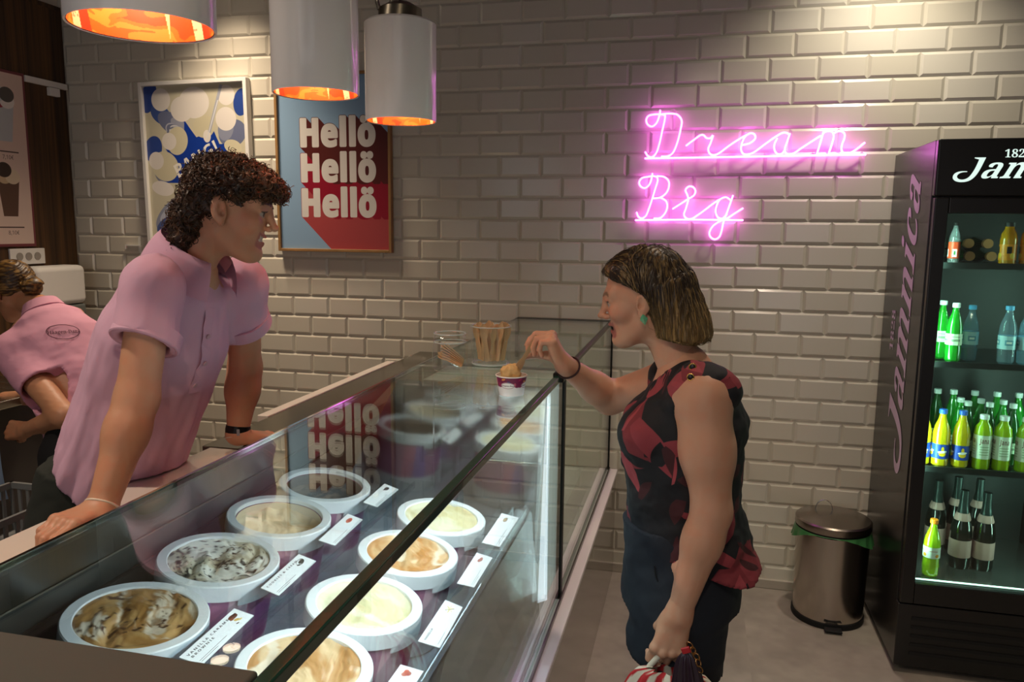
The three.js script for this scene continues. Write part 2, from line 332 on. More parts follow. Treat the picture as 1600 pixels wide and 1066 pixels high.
// ---------------------------------------------------------------- tubs of ice cream
const RIM = phy({ color: 0xf0f1f3, roughness: 0.35, clearcoat: 0.2 });
function iceSurface(R, paint, bump, s) {
  const N = 40, M = 84, pos = [], col = [], idx = [];
  for (let i = 0; i <= N; i++) for (let j = 0; j < M; j++) {
    const r = R * i / N, a = j / M * Math.PI * 2, x = r * Math.cos(a), z = r * Math.sin(a);
    const h = bump(x, z, r / R); pos.push(x, h, z); const c = paint(x + s, z, r / R, h); col.push(...c);
  }
  for (let i = 0; i < N; i++) for (let j = 0; j < M; j++) { const a = i * M + j, b = i * M + (j + 1) % M, c = a + M, d = b + M; idx.push(a, b, c, b, d, c); }
  const g = new THREE.BufferGeometry(); g.setAttribute('position', new THREE.Float32BufferAttribute(pos, 3)); g.setAttribute('color', new THREE.Float32BufferAttribute(col, 3)); g.setIndex(idx); g.computeVertexNormals(); return g;
}
const lin = (h) => { const c = new THREE.Color(h); return [c.r, c.g, c.b]; };
const lerp3 = (a, b, t) => [mix(a[0], b[0], t), mix(a[1], b[1], t), mix(a[2], b[2], t)];
// streaks: noise stretched along one direction and bent by a second noise
function streak(x, z, ang, fx, fz, k) { const u = x * Math.cos(ang) + z * Math.sin(ang), v = -x * Math.sin(ang) + z * Math.cos(ang); const b = fbm(x * 14 + k, z * 14, k, 3) - 0.5; return fbm(u * fx + b * 2.2, v * fz + b * 3, k, 4); }
const flavours = {
  brownie: (x, z) => { const s = streak(x, z, 0.9, 14, 46, 1), d = fbm(x * 60, z * 60, 4, 3), w = streak(x, z, 0.7, 11, 34, 8); let c = lerp3(lin(0xa9783f), lin(0xc69a62), sstep(0.35, 0.65, s)); const e2 = streak(x, z, 1.2, 30, 60, 17); c = lerp3(c, lin(0x86592c), sstep(0.56, 0.68, e2) * 0.8); c = lerp3(c, lin(0xe3d3bd), sstep(0.63, 0.70, w) * 0.85); return lerp3(c, lin(0x57341c), sstep(0.68, 0.73, fbm(x * 95, z * 95, 4, 3))); },
  cookies: (x, z) => { const s = streak(x, z, 0.6, 16, 30, 2), d = fbm(x * 110, z * 110, 4, 2), e = fbm(x * 24, z * 24, 9, 3); let c = lerp3(lin(0xd9cdb4), lin(0xefe9de), sstep(0.4, 0.6, s)); c = lerp3(c, lin(0x8d7a5e), sstep(0.52, 0.66, e) * 0.6); const big = fbm(x * 48, z * 48, 21, 2); c = lerp3(c, lin(0x2a211a), sstep(0.60, 0.68, fbm(x * 170, z * 170, 4, 2) * 0.8 + e * 0.2)); return lerp3(c, lin(0x1d1712), sstep(0.70, 0.76, big * 0.75 + e * 0.30)); },
  peach: (x, z) => { const s = streak(x, z, 0.2, 8, 40, 5); return lerp3(lin(0xe2c49a), lin(0xecd8b8), sstep(0.4, 0.62, s)); },
  chocolate: (x, z) => { const s = streak(x, z, 1.5, 8, 44, 6); return lerp3(lin(0x35251c), lin(0x7a6350), sstep(0.45, 0.68, s)); },
  cream: (x, z) => { const s = streak(x, z, 0.4, 10, 40, 7); return lerp3(lin(0xe3d3a2), lin(0xeee6c6), sstep(0.4, 0.62, s)); },
  caramel: (x, z) => { const s = streak(x, z, 1.1, 12, 40, 8), w = streak(x, z, 0.9, 9, 26, 3); let c = lerp3(lin(0xc98a4c), lin(0xe2b684), sstep(0.38, 0.62, s)); return lerp3(c, lin(0xf0dcc2), sstep(0.56, 0.66, w)); },
  vanilla: (x, z) => { const s = streak(x, z, 0.3, 8, 36, 11); return lerp3(lin(0xddd2a6), lin(0xe9e2c4), sstep(0.4, 0.6, s)); },
  toffee: (x, z) => { const s = streak(x, z, 0.9, 12, 44, 12), w = streak(x, z, 1.0, 8, 22, 13); let c = lerp3(lin(0xb98650), lin(0xd9b88e), sstep(0.36, 0.6, s)); return lerp3(c, lin(0xe9d6bd), sstep(0.56, 0.66, w)); },
};
const tubWrap = canvasTex(512, 128, (g, w, h) => {
  g.fillStyle = '#b97a98'; g.fillRect(0, 0, w, h);
  for (let i = 0; i < 26; i++) { g.fillStyle = ['#c04a74', '#d27a94', '#9a4a80', '#a078b8', '#e4bcc6'][i % 5]; g.beginPath(); const x = (i * 67) % w, y = (i * 41) % h; g.ellipse(x, y, 46, 14, i, 0, 6.3); g.fill(); }
  g.fillStyle = '#e9e4e6'; g.fillRect(0, 86, w, 42);
});
const WRAP = std({ map: tubWrap, roughness: 0.45 });
function tub(px, py, h, D, flavour, depth, label, turn, rough = 1) {
  const ctr = at(px, py, 'y', h), H = 0.2, R = D / 2;
  const ax = V(-Math.sin(TILT), Math.cos(TILT), 0);                    // tub axis
  const base = ctr.clone().addScaledVector(ax, -H);
  const t = thing('ice_cream_tub', label, 'ice cream', [base.x, base.y, base.z], 'ice cream tubs in the display case');
  t.rotation.z = TILT;
  part(t, 'carton', lathe([[0, 0], [R - 0.018, 0], [R - 0.016, 0.003], [R - 0.007, H - 0.03], [R - 0.0155, H - 0.012], [R - 0.0225, H - 0.012], [R - 0.026, 0.02], [0, 0.02]], 56), WRAP, true);
  part(t, 'inner_wall', lathe([[R - 0.0265, 0.022], [R - 0.0228, H - 0.0105]], 56), std({ color: { chocolate: 0x5a4436, peach: 0xdcc8a8 }[flavour] || 0xd6c4a6, roughness: 0.6, side: THREE.DoubleSide }), true);
  const rim = part(t, 'rim', lathe([[R - 0.0205, H - 0.010], [R - 0.0205, H - 0.0012], [R - 0.0190, H], [R - 0.0020, H], [R, H - 0.0020], [R + 0.0012, H - 0.031], [R - 0.002, H - 0.032], [R - 0.004, H - 0.010], [R - 0.0205, H - 0.010]], 72), RIM, true);
  const tab = new THREE.CylinderGeometry(R + 0.0008, R + 0.0004, 0.013, 30, 1, true, turn, 1.5); tab.translate(0, H - 0.0365, 0);
  const tab2 = new THREE.CylinderGeometry(R - 0.0012, R - 0.0014, 0.013, 30, 1, true, turn, 1.5); tab2.translate(0, H - 0.0365, 0);
  part(rim, 'rim_tab', merge([tab, tab2]), RIM, true);
  const bump = (x, z, q) => Math.min(H - 0.0035, H - depth + rough * (0.007 * (streak(x, z, 0.9, 14, 46, px % 17) - 0.5) * 2 + 0.008 * (fbm(x * 16 + px, z * 16, 3, 3) - 0.5)) + 0.006 * sstep(0.8, 1, q));
  const g = iceSurface(R - 0.0195, flavours[flavour], bump, (px % 7) * 0.3);
  part(t, 'ice_cream', g, phy({ vertexColors: true, roughness: 0.45, clearcoat: 0.25, clearcoatRoughness: 0.4 }), true);
  return t;
}
const HL = 1.0, HR = 0.957, DL = 0.236, DR = 0.222;
tub(214, 962, HL, DL, 'brownie', 0.010, 'round white rimmed tub of brown caramel ice cream with pale swirls beside the brownie card', 0.9, 1.3);
tub(343, 872, HL, DL, 'cookies', 0.008, 'round white rimmed tub of white ice cream full of dark cookie crumbs', 0.9, 1.5);
tub(437, 805, HL, DL, 'peach', 0.034, 'round white rimmed tub of cream coloured ice cream, partly scooped out', 0.9, 1.2);
tub(508, 756, HL, DL, 'chocolate', 0.045, 'round white rimmed tub of dark chocolate ice cream, nearly scooped out', 0.9, 1.2);
tub(60, 1084, HL, DL, 'caramel', 0.02, 'round white rimmed tub mostly hidden under the dark metal end plate', 0.9);
tub(690, 806, HR, DR, 'cream', 0.010, 'round white rimmed tub of pale cream ice cream next to the mirror partition', 0.9, 0.8);
tub(638, 862, HR, DR, 'caramel', 0.008, 'round white rimmed tub of orange caramel ice cream between two pale ones', 0.9, 1.2);
tub(570, 941, HR, DR, 'vanilla', 0.011, 'round white rimmed tub of smooth pale yellow ice cream beside the flower card', 0.9, 0.7);
tub(477, 1039, HR, DR, 'toffee', 0.011, 'round white rimmed tub of tan toffee ice cream crossed by the dark green glass edge', 0.9, 1.2);

// flavour cards on clear rails
function card(corners, hl, hr, draw, label) {
  const [nl, nr, fr, fl] = corners.map(([x, y], i) => at(x, y, 'y', i === 0 || i === 3 ? hl : hr));
  const n = nr.clone().sub(nl).cross(fl.clone().sub(nl)).normalize(); if (n.y < 0) n.negate();
  const base = nl.clone().add(fr).multiplyScalar(0.5);
  const t = thing('flavour_card', label, 'card', [base.x, base.y, base.z], 'flavour cards on the clear rails');
  const dn = n.clone().multiplyScalar(-0.0015), lo = [nl, nr, fr, fl].map((v) => v.clone().add(dn));
  part(t, 'stock', merge([sheet(lo[3], lo[2], lo[1], lo[0]), sheet(lo[0], lo[1], nr, nl), sheet(lo[1], lo[2], fr, nr), sheet(lo[2], lo[3], fl, fr), sheet(lo[3], lo[0], nl, fl)]), MAT.whiteMatte);
  // text runs from the near end to the far end, its head towards the staff
  const tex = canvasTex(512, 224, (g, w, h) => { g.fillStyle = '#f4f4f6'; g.fillRect(0, 0, w, h); draw(g, w, h); });
  part(t, 'print', sheet(nr, fr, fl, nl), std({ map: tex, roughness: 0.5 }));
  return t;
}
const words = (lines) => (g) => { g.fillStyle = '#2b2725'; g.font = 'bold 34px sans-serif'; lines.forEach((s, i) => { let x = 26; for (const ch of s) { g.fillText(ch, x, 62 + i * 42); x += g.measureText(ch).width + 7; } }); g.fillStyle = '#77726e'; g.fillRect(26, 172, 250, 5); g.fillRect(26, 192, 150, 5); };
const blob = (g, cols, x, y, s) => cols.forEach(([c, dx, dy, r1, r2, a]) => { g.fillStyle = c; g.beginPath(); g.ellipse(x + dx * s, y + dy * s, r1 * s, r2 * s, a, 0, 6.3); g.fill(); });
card([[280, 1027], [315, 1040], [397, 962], [366, 951]], 0.985, 0.97, (g) => { words(['VANILLA CARAMEL', 'BROWNIE'])(g); blob(g, [['#6b3a26', 6, -26, 30, 22, 0.3], ['#4b2618', 22, -34, 16, 10, 0], ['#8a4a2e', -12, -14, 14, 12, 0], ['#d9b25e', -2, 18, 18, 12, 0.8], ['#e8d08a', 10, 36, 14, 8, 0.2], ['#2f2a20', -22, 48, 10, 5, 0.4]], 430, 96, 1.25); }, 'white card reading VANILLA CARAMEL BROWNIE with a brownie picture');
card([[407.5, 918.6], [436, 930.6], [494.2, 877], [466.8, 866]], 0.985, 0.97, (g) => { words(['COOKIES & CREAM'])(g); blob(g, [['#3a332e', 0, 0, 40, 30, -0.3], ['#f4f4f6', -4, -2, 33, 23, -0.3], ['#4a423c', 4, 2, 25, 18, -0.3], ['#3a332e', -34, 16, 16, 9, 0.6]], 430, 90, 1.2); }, 'white card reading COOKIES & CREAM with a dark cookie picture');
card([[497.9, 844], [523.8, 852.6], [567, 812], [543.5, 803]], 0.985, 0.97, (g) => { words([])(g); blob(g, [['#d46a4a', 0, 0, 44, 28, 0], ['#b8452e', 0, 4, 24, 14, 0.3], ['#e2896a', -20, -8, 14, 9, 0]], 420, 90, 1.1); }, 'white card with one round orange red picture beside the cream coloured tub');
card([[567.7, 785], [589.7, 792.4], [622.9, 764.8], [601, 755.8]], 0.985, 0.97, (g) => { words([])(g); blob(g, [['#4a3a36', 0, 0, 36, 24, 0], ['#4a3a36', -30, -10, 14, 10, 0.5], ['#6a5650', 8, -6, 14, 9, 0]], 420, 90, 1.2); }, 'white card with a dark brown picture beside the chocolate tub');
card([[653, 1002], [688, 1012.7], [723, 949], [695.8, 937.6]], 0.935, 0.915, (g) => { g.fillStyle = '#2b2725'; g.font = 'bold 34px sans-serif'; g.fillText('VANILLA', 26, 62); g.fillStyle = '#77726e'; g.fillRect(26, 182, 150, 5); for (let i = 0; i < 6; i++) { g.save(); g.translate(430, 100); g.rotate(i * 1.05); g.fillStyle = i % 2 ? '#d9c27a' : '#e9dca6'; g.beginPath(); g.ellipse(26, 0, 26, 8, 0, 0, 6.3); g.fill(); g.restore(); } g.strokeStyle = '#3a2a20'; g.lineWidth = 5; g.beginPath(); g.moveTo(400, 60); g.lineTo(452, 150); g.stroke(); }, 'white card with a pale vanilla flower picture');
card([[714, 911.7], [741, 918], [769.6, 871.6], [745, 863.8]], 0.935, 0.915, (g) => { words([])(g); blob(g, [['#b35a48', -14, -6, 26, 20, 0], ['#c4705a', 16, 4, 24, 18, 0], ['#9a4636', 0, 14, 20, 12, 0]], 420, 95, 1.1); }, 'white card with a pinkish brown picture beside the orange caramel tub');
card([[752.8, 848], [781, 854.7], [811, 809.4], [784, 802]], 0.935, 0.915, (g) => { words([])(g); blob(g, [['#8a6a48', 0, 0, 34, 20, 0], ['#b8935f', 0, -6, 28, 10, 0]], 420, 90, 1.2); }, 'white card with a tan picture next to the mirror partition');
card([[585, 1096], [622, 1110], [662, 1049], [626, 1038.6]], 0.935, 0.915, (g) => { words([])(g); blob(g, [['#b8492e', -16, -10, 24, 22, 0], ['#c85a3a', 16, -6, 22, 20, 0], ['#a83e28', 0, 18, 24, 18, 0]], 430, 96, 1.2); }, 'white card with a red berry picture beside the tan toffee tub');
{
  const rail = (x, hl, hr, z0, z1, lab) => {
    const t = thing('card_rail', lab, 'rail', [x, hl - 0.1, (z0 + z1) / 2]);
    const w = 0.034;
    part(t, 'strip', merge([sheet(V(x - w, hl - 0.004, z1), V(x + w, hr - 0.004, z1), V(x + w, hr - 0.004, z0), V(x - w, hl - 0.004, z0)), sheet(V(x - w, hl - 0.0065, z0), V(x + w, hr - 0.0065, z0), V(x + w, hr - 0.0065, z1), V(x - w, hl - 0.0065, z1))]), MAT.acrylic);
    part(t, 'lip', box(x + w, x + w + 0.003, hr - 0.012, hr + 0.006, z0, z1), MAT.acrylic);
    part(t, 'fin', box(x - 0.0015, x + 0.0015, hl - 0.11, hl - 0.012, z0, z1), MAT.acrylic);
    for (const q of [0.1, 0.5, 0.9]) part(t, 'foot', box(x - 0.004, x + 0.004, deckY(x), hl - 0.01, mix(z0, z1, q) - 0.004, mix(z0, z1, q) + 0.004), MAT.acrylic);
    return shade(t);
  };
  rail(-1.032, 0.985, 0.97, 1.72, 2.95, 'clear acrylic card rail between the two rows of tubs');
  rail(-0.722, 0.935, 0.915, 1.70, 2.95, 'clear acrylic card rail along the front glass');
}

// ---------------------------------------------------------------- drinks fridge
const FX0 = 0.53, FX1 = 1.16, FZ0 = 0.02, FZ1 = 0.60, FH = 1.99;
const shelfY = [at(1500, 413, 'z', 0.55).y, at(1500, 568, 'z', 0.55).y, at(1500, 733, 'z', 0.55).y, at(1500, 905, 'z', 0.55).y];
// heavy slanted lettering with a hooked capital J; (x, y) is the foot of the J, cap its height, w the length of the rest
function scriptWord(g, x, y, cap, w, word) {
  g.save(); g.translate(x, y);
  g.save(); g.transform(1, 0, -0.24, 1, 0, 0); g.font = 'italic bold 100px serif'; const rest = word.slice(1), m = g.measureText(rest).width; g.scale((w - 0.27 * cap) / m, cap * 0.66 / 48); g.fillText(rest, 0.22 * cap * m / (w - 0.27 * cap), 0); g.restore();
  const q = (pts) => pts.map((v) => v * cap); g.beginPath(); g.moveTo(0, -cap); g.lineTo(...q([0.5, -1])); g.lineTo(...q([0.5, -0.98]));
  g.bezierCurveTo(...q([0.26, -0.35, 0.12, 0.185, -0.48, 0.185])); g.bezierCurveTo(...q([-0.86, 0.185, -0.98, -0.02, -0.86, -0.20])); g.bezierCurveTo(...q([-0.76, -0.34, -0.5, -0.37, -0.27, -0.342])); g.lineTo(...q([-0.28, -0.30]));
  g.bezierCurveTo(...q([-0.55, -0.32, -0.72, -0.20, -0.71, -0.08])); g.bezierCurveTo(...q([-0.69, 0.08, -0.32, 0.14, -0.14, -0.12])); g.bezierCurveTo(...q([0.02, -0.34, 0.12, -0.62, 0.2, -0.9])); g.lineTo(...q([0, -0.96])); g.closePath(); g.fill();
  g.restore();
}
{
  const f = thing('drinks_fridge', 'tall black glass door fridge with lit white Jamnica header, full of bottles', 'fridge', [(FX0 + FX1) / 2, 0, 0.31]);
  f.userData.label = 'tall black glass door drinks fridge with a lit white header, full of bottles';
  const gloss = phy({ color: 0x0d0c0c, roughness: 0.36, clearcoat: 0.35, clearcoatRoughness: 0.2 }), B = MAT.black, inner = std({ color: 0x2a2d2d, roughness: 0.5 });
  part(f, 'side_panel', box(FX0, FX0 + 0.03, 0.03, FH, FZ0, FZ1, 0.003), gloss);
  part(f, 'side_panel', box(FX1 - 0.03, FX1, 0.03, FH, FZ0, FZ1, 0.003), B);
  part(f, 'back_panel', box(FX0 + 0.03, FX1 - 0.03, 0.03, FH, FZ0, FZ0 + 0.03), B);
  part(f, 'inner_back', box(FX0 + 0.032, FX1 - 0.032, 0.30, 1.76, FZ0 + 0.032, FZ0 + 0.05), inner);
  part(f, 'top_panel', box(FX0 + 0.03, FX1 - 0.03, 1.76, FH, FZ0 + 0.03, FZ1), B);
  const plinth = part(f, 'plinth', box(FX0, FX1, 0.03, 0.28, FZ0 + 0.03, FZ1 + 0.03, 0.004), B);
  const header = part(f, 'header', box(FX0, FX1, 1.795, FH, FZ1, FZ1 + 0.035, 0.006), B);
  for (const x of [FX0 + 0.05, FX1 - 0.05]) for (const z of [0.08, 0.55]) part(f, 'foot', lathe([[0, 0], [0.02, 0], [0.02, 0.03], [0, 0.03]], 12).translate(x, 0, z), MAT.blackRubber);
  for (let k = 0; k < 5; k++) part(plinth, 'vent_slat', box(FX0 + 0.05, FX1 - 0.05, 0.08 + k * 0.035, 0.092 + k * 0.035, FZ1 + 0.028, FZ1 + 0.034), MAT.blackRubber);
  const door = part(f, 'door', merge([box(FX0 + 0.004, FX0 + 0.05, 0.285, 1.79, FZ1, FZ1 + 0.035, 0.004), box(FX1 - 0.05, FX1 - 0.004, 0.285, 1.79, FZ1, FZ1 + 0.035, 0.004), box(FX0 + 0.05, FX1 - 0.05, 0.285, 0.365, FZ1, FZ1 + 0.035, 0.004), box(FX0 + 0.05, FX1 - 0.05, 1.735, 1.79, FZ1, FZ1 + 0.035, 0.004)]), B);
  const pane = new THREE.Mesh(box(FX0 + 0.05, FX1 - 0.05, 0.365, 1.735, FZ1 + 0.012, FZ1 + 0.018).translate(-f.position.x, -f.position.y, -f.position.z), MAT.glass); pane.name = 'pane'; pane.castShadow = pane.receiveShadow = true; door.add(pane);
  const grip = new THREE.Mesh(box(FX1 - 0.045, FX1 - 0.02, 0.8, 1.3, FZ1 + 0.036, FZ1 + 0.06, 0.005).translate(-f.position.x, -f.position.y, -f.position.z), MAT.profile); grip.name = 'handle'; door.add(grip);
  shelfY.slice(0, 3).forEach((y) => { const s = part(f, 'shelf', merge([box(FX0 + 0.032, FX1 - 0.032, y - 0.012, y - 0.004, 0.08, 0.555), box(FX0 + 0.032, FX1 - 0.032, y - 0.016, y + 0.006, 0.555, 0.563)]), std({ color: 0x3b4040, roughness: 0.35, metalness: 0.6 })); });
  part(f, 'inner_floor', box(FX0 + 0.032, FX1 - 0.032, 0.285, shelfY[3], 0.07, FZ1 - 0.002), std({ color: 0x8a9190, roughness: 0.22, metalness: 0.8 }));
  // light strips inside
  const led = std({ color: 0xffffff, emissive: 0xcfffee, emissiveIntensity: 2.2 });
  part(f, 'light_strip', box(FX0 + 0.034, FX0 + 0.044, 0.45, 1.72, 0.572, 0.586), led);
  part(f, 'light_strip', box(FX1 - 0.044, FX1 - 0.034, 0.45, 1.72, 0.572, 0.586), led);
  part(f, 'light_strip', box(FX0 + 0.055, FX1 - 0.055, 0.3655, 0.3695, FZ1 - 0.012, FZ1 - 0.006), led);
  area(0.03, 1.2, 0xc8ffea, 36, [FX0 + 0.05, 1.08, 0.57], [0.85, 1.08, 0.36]);
  area(0.03, 1.2, 0xc8ffea, 36, [FX1 - 0.05, 1.08, 0.57], [0.85, 1.08, 0.36]);
  // lit header lettering
  const drawHead = (g, w, h) => { g.fillStyle = '#000'; g.fillRect(0, 0, w, h); g.fillStyle = '#fff'; g.font = 'bold 64px serif'; g.fillText('1828', 331, 95); scriptWord(g, 179, 212, 118, 700, 'Jamnica'); };
  const ht = canvasTex(1024, 300, drawHead);
  const hp = new THREE.PlaneGeometry(0.61, 0.179); hp.translate((FX0 + FX1) / 2, 1.892, FZ1 + 0.0365);
  part(header, 'header_sign', hp, std({ color: 0x0d0c0c, roughness: 0.4, emissive: 0xe6fff4, emissiveMap: ht, emissiveIntensity: 1.0 })).userData.label = 'lit white lettering on black';
  // lettering along the side
  const st = canvasTex(1024, 310, (g, w, h) => { g.fillStyle = '#000'; g.fillRect(0, 0, w, h); g.fillStyle = '#fff'; scriptWord(g, 245, 232, 158, 740, 'Jamnica'); g.font = 'bold 60px serif'; g.fillText('1828', 452, 62); });
  const sp = sheet(V(FX0 - 0.0015, 0.60, 0.56), V(FX0 - 0.0015, 1.92, 0.56), V(FX0 - 0.0015, 1.92, 0.16), V(FX0 - 0.0015, 0.60, 0.16));
  part(f, 'side_lettering', sp, std({ color: 0xe6d0e6, alphaMap: st, transparent: true, roughness: 0.35, side: THREE.DoubleSide })).userData.label = 'pale lilac lettering';
  shade(f);
}
// bottles
const profiles = {
  soda: [[0, 0], [0.024, 0], [0.030, 0.008], [0.031, 0.05], [0.029, 0.075], [0.031, 0.10], [0.031, 0.135], [0.026, 0.165], [0.014, 0.20], [0.012, 0.212], [0.012, 0.222]],
  juice: [[0, 0], [0.028, 0], [0.033, 0.006], [0.034, 0.11], [0.031, 0.135], [0.019, 0.158], [0.0175, 0.172]],
  square: [[0, 0], [0.030, 0], [0.034, 0.006], [0.034, 0.15], [0.030, 0.172], [0.017, 0.19], [0.015, 0.205]],
  wine: [[0, 0], [0.034, 0], [0.038, 0.008], [0.038, 0.14], [0.034, 0.17], [0.020, 0.215], [0.014, 0.245], [0.013, 0.30]],
};
function bottle(kind, px, py, z, hpx, o) {            // px, py: where its base stands; hpx: height in the photograph
  const b = at(px, py, 'z', z), top = at(px, py - hpx, 'z', z), H = top.y - b.y;
  const prof = profiles[kind], ph = prof[prof.length - 1][1] + (kind === 'wine' ? 0 : 0.014), s = H / ph;
  const y = o.shelf !== undefined ? shelfY[o.shelf] + 0.0005 : b.y;
  const t = thing(o.name || 'bottle', o.label, 'bottle', [b.x, y, z], o.group);
  t.scale.set(s * (o.wide || 1), s, s * (o.wide || 1));
  part(t, 'body', lathe(prof, 26), o.mat, true);
  const [r, top0] = prof[prof.length - 1];
  if (kind === 'wine') {
    part(t, 'foil', lathe([[0.0215, 0.212], [0.0155, 0.246], [0.0145, 0.302], [0, 0.303]], 22), o.cap, true);
    part(t, 'neck_band', lathe([[0.0285, 0.186], [0.0295, 0.192], [0.0225, 0.214], [0.020, 0.216]], 22), o.label2, true);
    part(t, 'paper_label', lathe([[0.0384, 0.045], [0.0386, 0.046], [0.0386, 0.112], [0.0384, 0.113]], 26), o.label2, true);
  } else {
    part(t, 'cap', lathe([[r + 0.0005, top0 - 0.004], [r + 0.0028, top0 - 0.003], [r + 0.0028, top0 + 0.013], [r + 0.001, top0 + 0.0145], [0, top0 + 0.0148]], 20), o.cap, true);
    if (o.paper) { const [y0, y1, m] = o.paper; const rad = Math.max(...prof.map((q) => q[0])) + 0.0006; const g = lathe([[rad, y0], [rad, y1]], 26); part(t, 'wrapper', g, m, true); }
  }
  return shade(t);
}
{
  const liquid = (c, e = 0) => phy({ color: c, roughness: 0.08, clearcoat: 1, clearcoatRoughness: 0.03, transmission: 0.35, thickness: 0 });
  const M = {
    green: liquid(0x1fa52c), dgreen: liquid(0x0f5a22), yellow: liquid(0xe6d31c), lime: liquid(0xb6dc1a), orange: liquid(0xf2b01a), water: phy({ color: 0xcfe9f5, roughness: 0.03, transmission: 0.85, thickness: 0, ior: 1.33, clearcoat: 1 }), wine: phy({ color: 0x0b1410, roughness: 0.06, clearcoat: 1 }), clear: phy({ color: 0xe6eef0, roughness: 0.03, transmission: 0.85, thickness: 0, clearcoat: 1 }),
    capW: std({ color: 0xdfe9e6, roughness: 0.4 }), capB: std({ color: 0x2a5fc0, roughness: 0.4 }), capLB: std({ color: 0x59a8d8, roughness: 0.4 }), capO: std({ color: 0xf08a1c, roughness: 0.4 }), capK: std({ color: 0x222222, roughness: 0.4 }),
    foil: std({ color: 0x2d3b39, roughness: 0.35, metalness: 0.5 }), pink: std({ color: 0xb08c84, roughness: 0.45 }),
  };
  const wrap = (bg, draw) => std({ roughness: 0.45, map: canvasTex(512, 128, (g, w, h) => { g.fillStyle = bg; g.fillRect(0, 0, w, h); for (let k = 0; k < 5; k++) { g.save(); g.translate(k * 128 - 64, 0); draw(g); g.restore(); } }) });
  const jana = wrap('#d9e6d2', (g) => { g.fillStyle = '#6b3a2c'; g.font = 'bold 40px sans-serif'; g.fillText('Jana', 18, 44); g.fillStyle = '#9ab58e'; for (let i = 0; i < 4; i++) g.fillRect(20, 60 + i * 14, 84, 5); });
  const blue = wrap('#1d48b0', (g) => { g.fillStyle = '#f2c81e'; g.beginPath(); g.ellipse(64, 84, 34, 22, 0, 0, 6.3); g.fill(); g.beginPath(); g.ellipse(64, 44, 14, 24, 0, 0, 6.3); g.fill(); g.fillStyle = '#fff'; g.beginPath(); g.ellipse(64, 66, 44, 11, -0.1, 0, 6.3); g.fill(); });
  const redL = wrap('#d24a28', (g) => { g.fillStyle = '#fff'; g.fillRect(24, 56, 60, 60); g.fillStyle = '#3a7a3a'; g.fillRect(40, 70, 26, 30); });
  const juiceL = wrap('#f09a1c', (g) => { g.fillStyle = '#1b1b1b'; g.fillRect(30, 18, 46, 56); g.fillStyle = '#f7d34a'; g.beginPath(); g.arc(84, 92, 24, 0, 6.3); g.fill(); });
  const waterL = wrap('#a8d2dc', (g) => { g.fillStyle = '#5b9ab0'; g.fillRect(20, 40, 80, 50); g.fillStyle = '#e8f4f2'; g.fillRect(34, 54, 50, 20); });
  const greenL = wrap('#cfe2c4', (g) => { g.fillStyle = '#7f9a7a'; g.fillRect(16, 30, 96, 8); g.fillRect(16, 60, 96, 26); });
  const limeL = wrap('#dfe8dc', (g) => { g.fillStyle = '#a83a30'; g.font = 'bold 22px sans-serif'; g.fillText('Jamnica', 16, 50); g.fillStyle = '#f0a020'; g.beginPath(); g.arc(100, 96, 20, 0, 6.3); g.fill(); });
  // top shelf
  bottle('soda', 1489, 407, 0.5, 64, { mat: M.clear, cap: M.capK, paper: [0.03, 0.125, redL], shelf: 0, label: 'clear bottle with red label alone on the top fridge shelf' });
  bottle('juice', 1573, 408, 0.52, 66, { mat: M.orange, cap: M.capK, paper: [0.02, 0.09, juiceL], shelf: 0, wide: 1.0, group: 'orange juice bottles on the top fridge shelf', label: 'orange yellow juice bottle with a black cap on the top fridge shelf' });
  bottle('juice', 1605, 409, 0.52, 66, { mat: M.orange, cap: M.capK, paper: [0.02, 0.09, juiceL], shelf: 0, wide: 1.0, group: 'orange juice bottles on the top fridge shelf', label: 'orange yellow juice bottle with a black cap on the top fridge shelf' });
  // dark bottles lying with their corks to the front
  for (const [px, py, lv] of [[1514, 399, 0], [1548, 399, 0], [1513, 376, 1], [1543, 376, 1]]) {
    const p = at(px, py, 'z', 0.42); const t = thing('lying_bottle', lv ? 'dark green bottle lying on two others on the top fridge shelf' : 'dark green bottle lying flat on the top fridge shelf', 'bottle', [p.x, shelfY[0] + 0.0265 + lv * 0.047, 0.42], lv ? 'upper lying bottles' : 'lower lying bottles');
    const g = lathe([[0, 0], [0.024, 0], [0.026, 0.006], [0.026, 0.14], [0.013, 0.2], [0.011, 0.26]], 22); g.translate(0, -0.26, 0); g.rotateX(Math.PI / 2); part(t, 'body', g, M.dgreen, true);
    const k = lathe([[0.012, -0.01], [0.0175, -0.008], [0.0175, 0.012], [0, 0.013]], 18); k.rotateX(Math.PI / 2); part(t, 'cap', k, std({ color: 0xb07a4a, roughness: 0.6 }), true); shade(t);
  }
  // second shelf
  bottle('soda', 1487, 562, 0.52, 92, { mat: M.green, cap: M.capW, paper: [0.07, 0.115, greenL], shelf: 1, wide: 0.95, label: 'bright green mineral water bottle with white cap beside clear bottles' });
  bottle('soda', 1467, 560, 0.44, 90, { mat: M.green, cap: M.capW, paper: [0.07, 0.115, greenL], shelf: 1, wide: 0.95, label: 'bright green water bottle behind another one at the fridge side' });
  bottle('soda', 1513, 556, 0.46, 86, { mat: M.water, cap: M.capLB, paper: [0.07, 0.125, waterL], shelf: 1, wide: 1.0, label: 'clear water bottle with pale blue cap beside the green bottle' });
  [[1570, 565, 0.5], [1601, 566, 0.5]].forEach(([x, y, z]) => bottle('soda', x, y, z, 90, { mat: M.water, cap: M.capLB, paper: [0.06, 0.115, waterL], shelf: 1, wide: 1.05, group: 'clear water bottles on the second fridge shelf', label: 'clear water bottle with pale blue cap on the second fridge shelf' }));
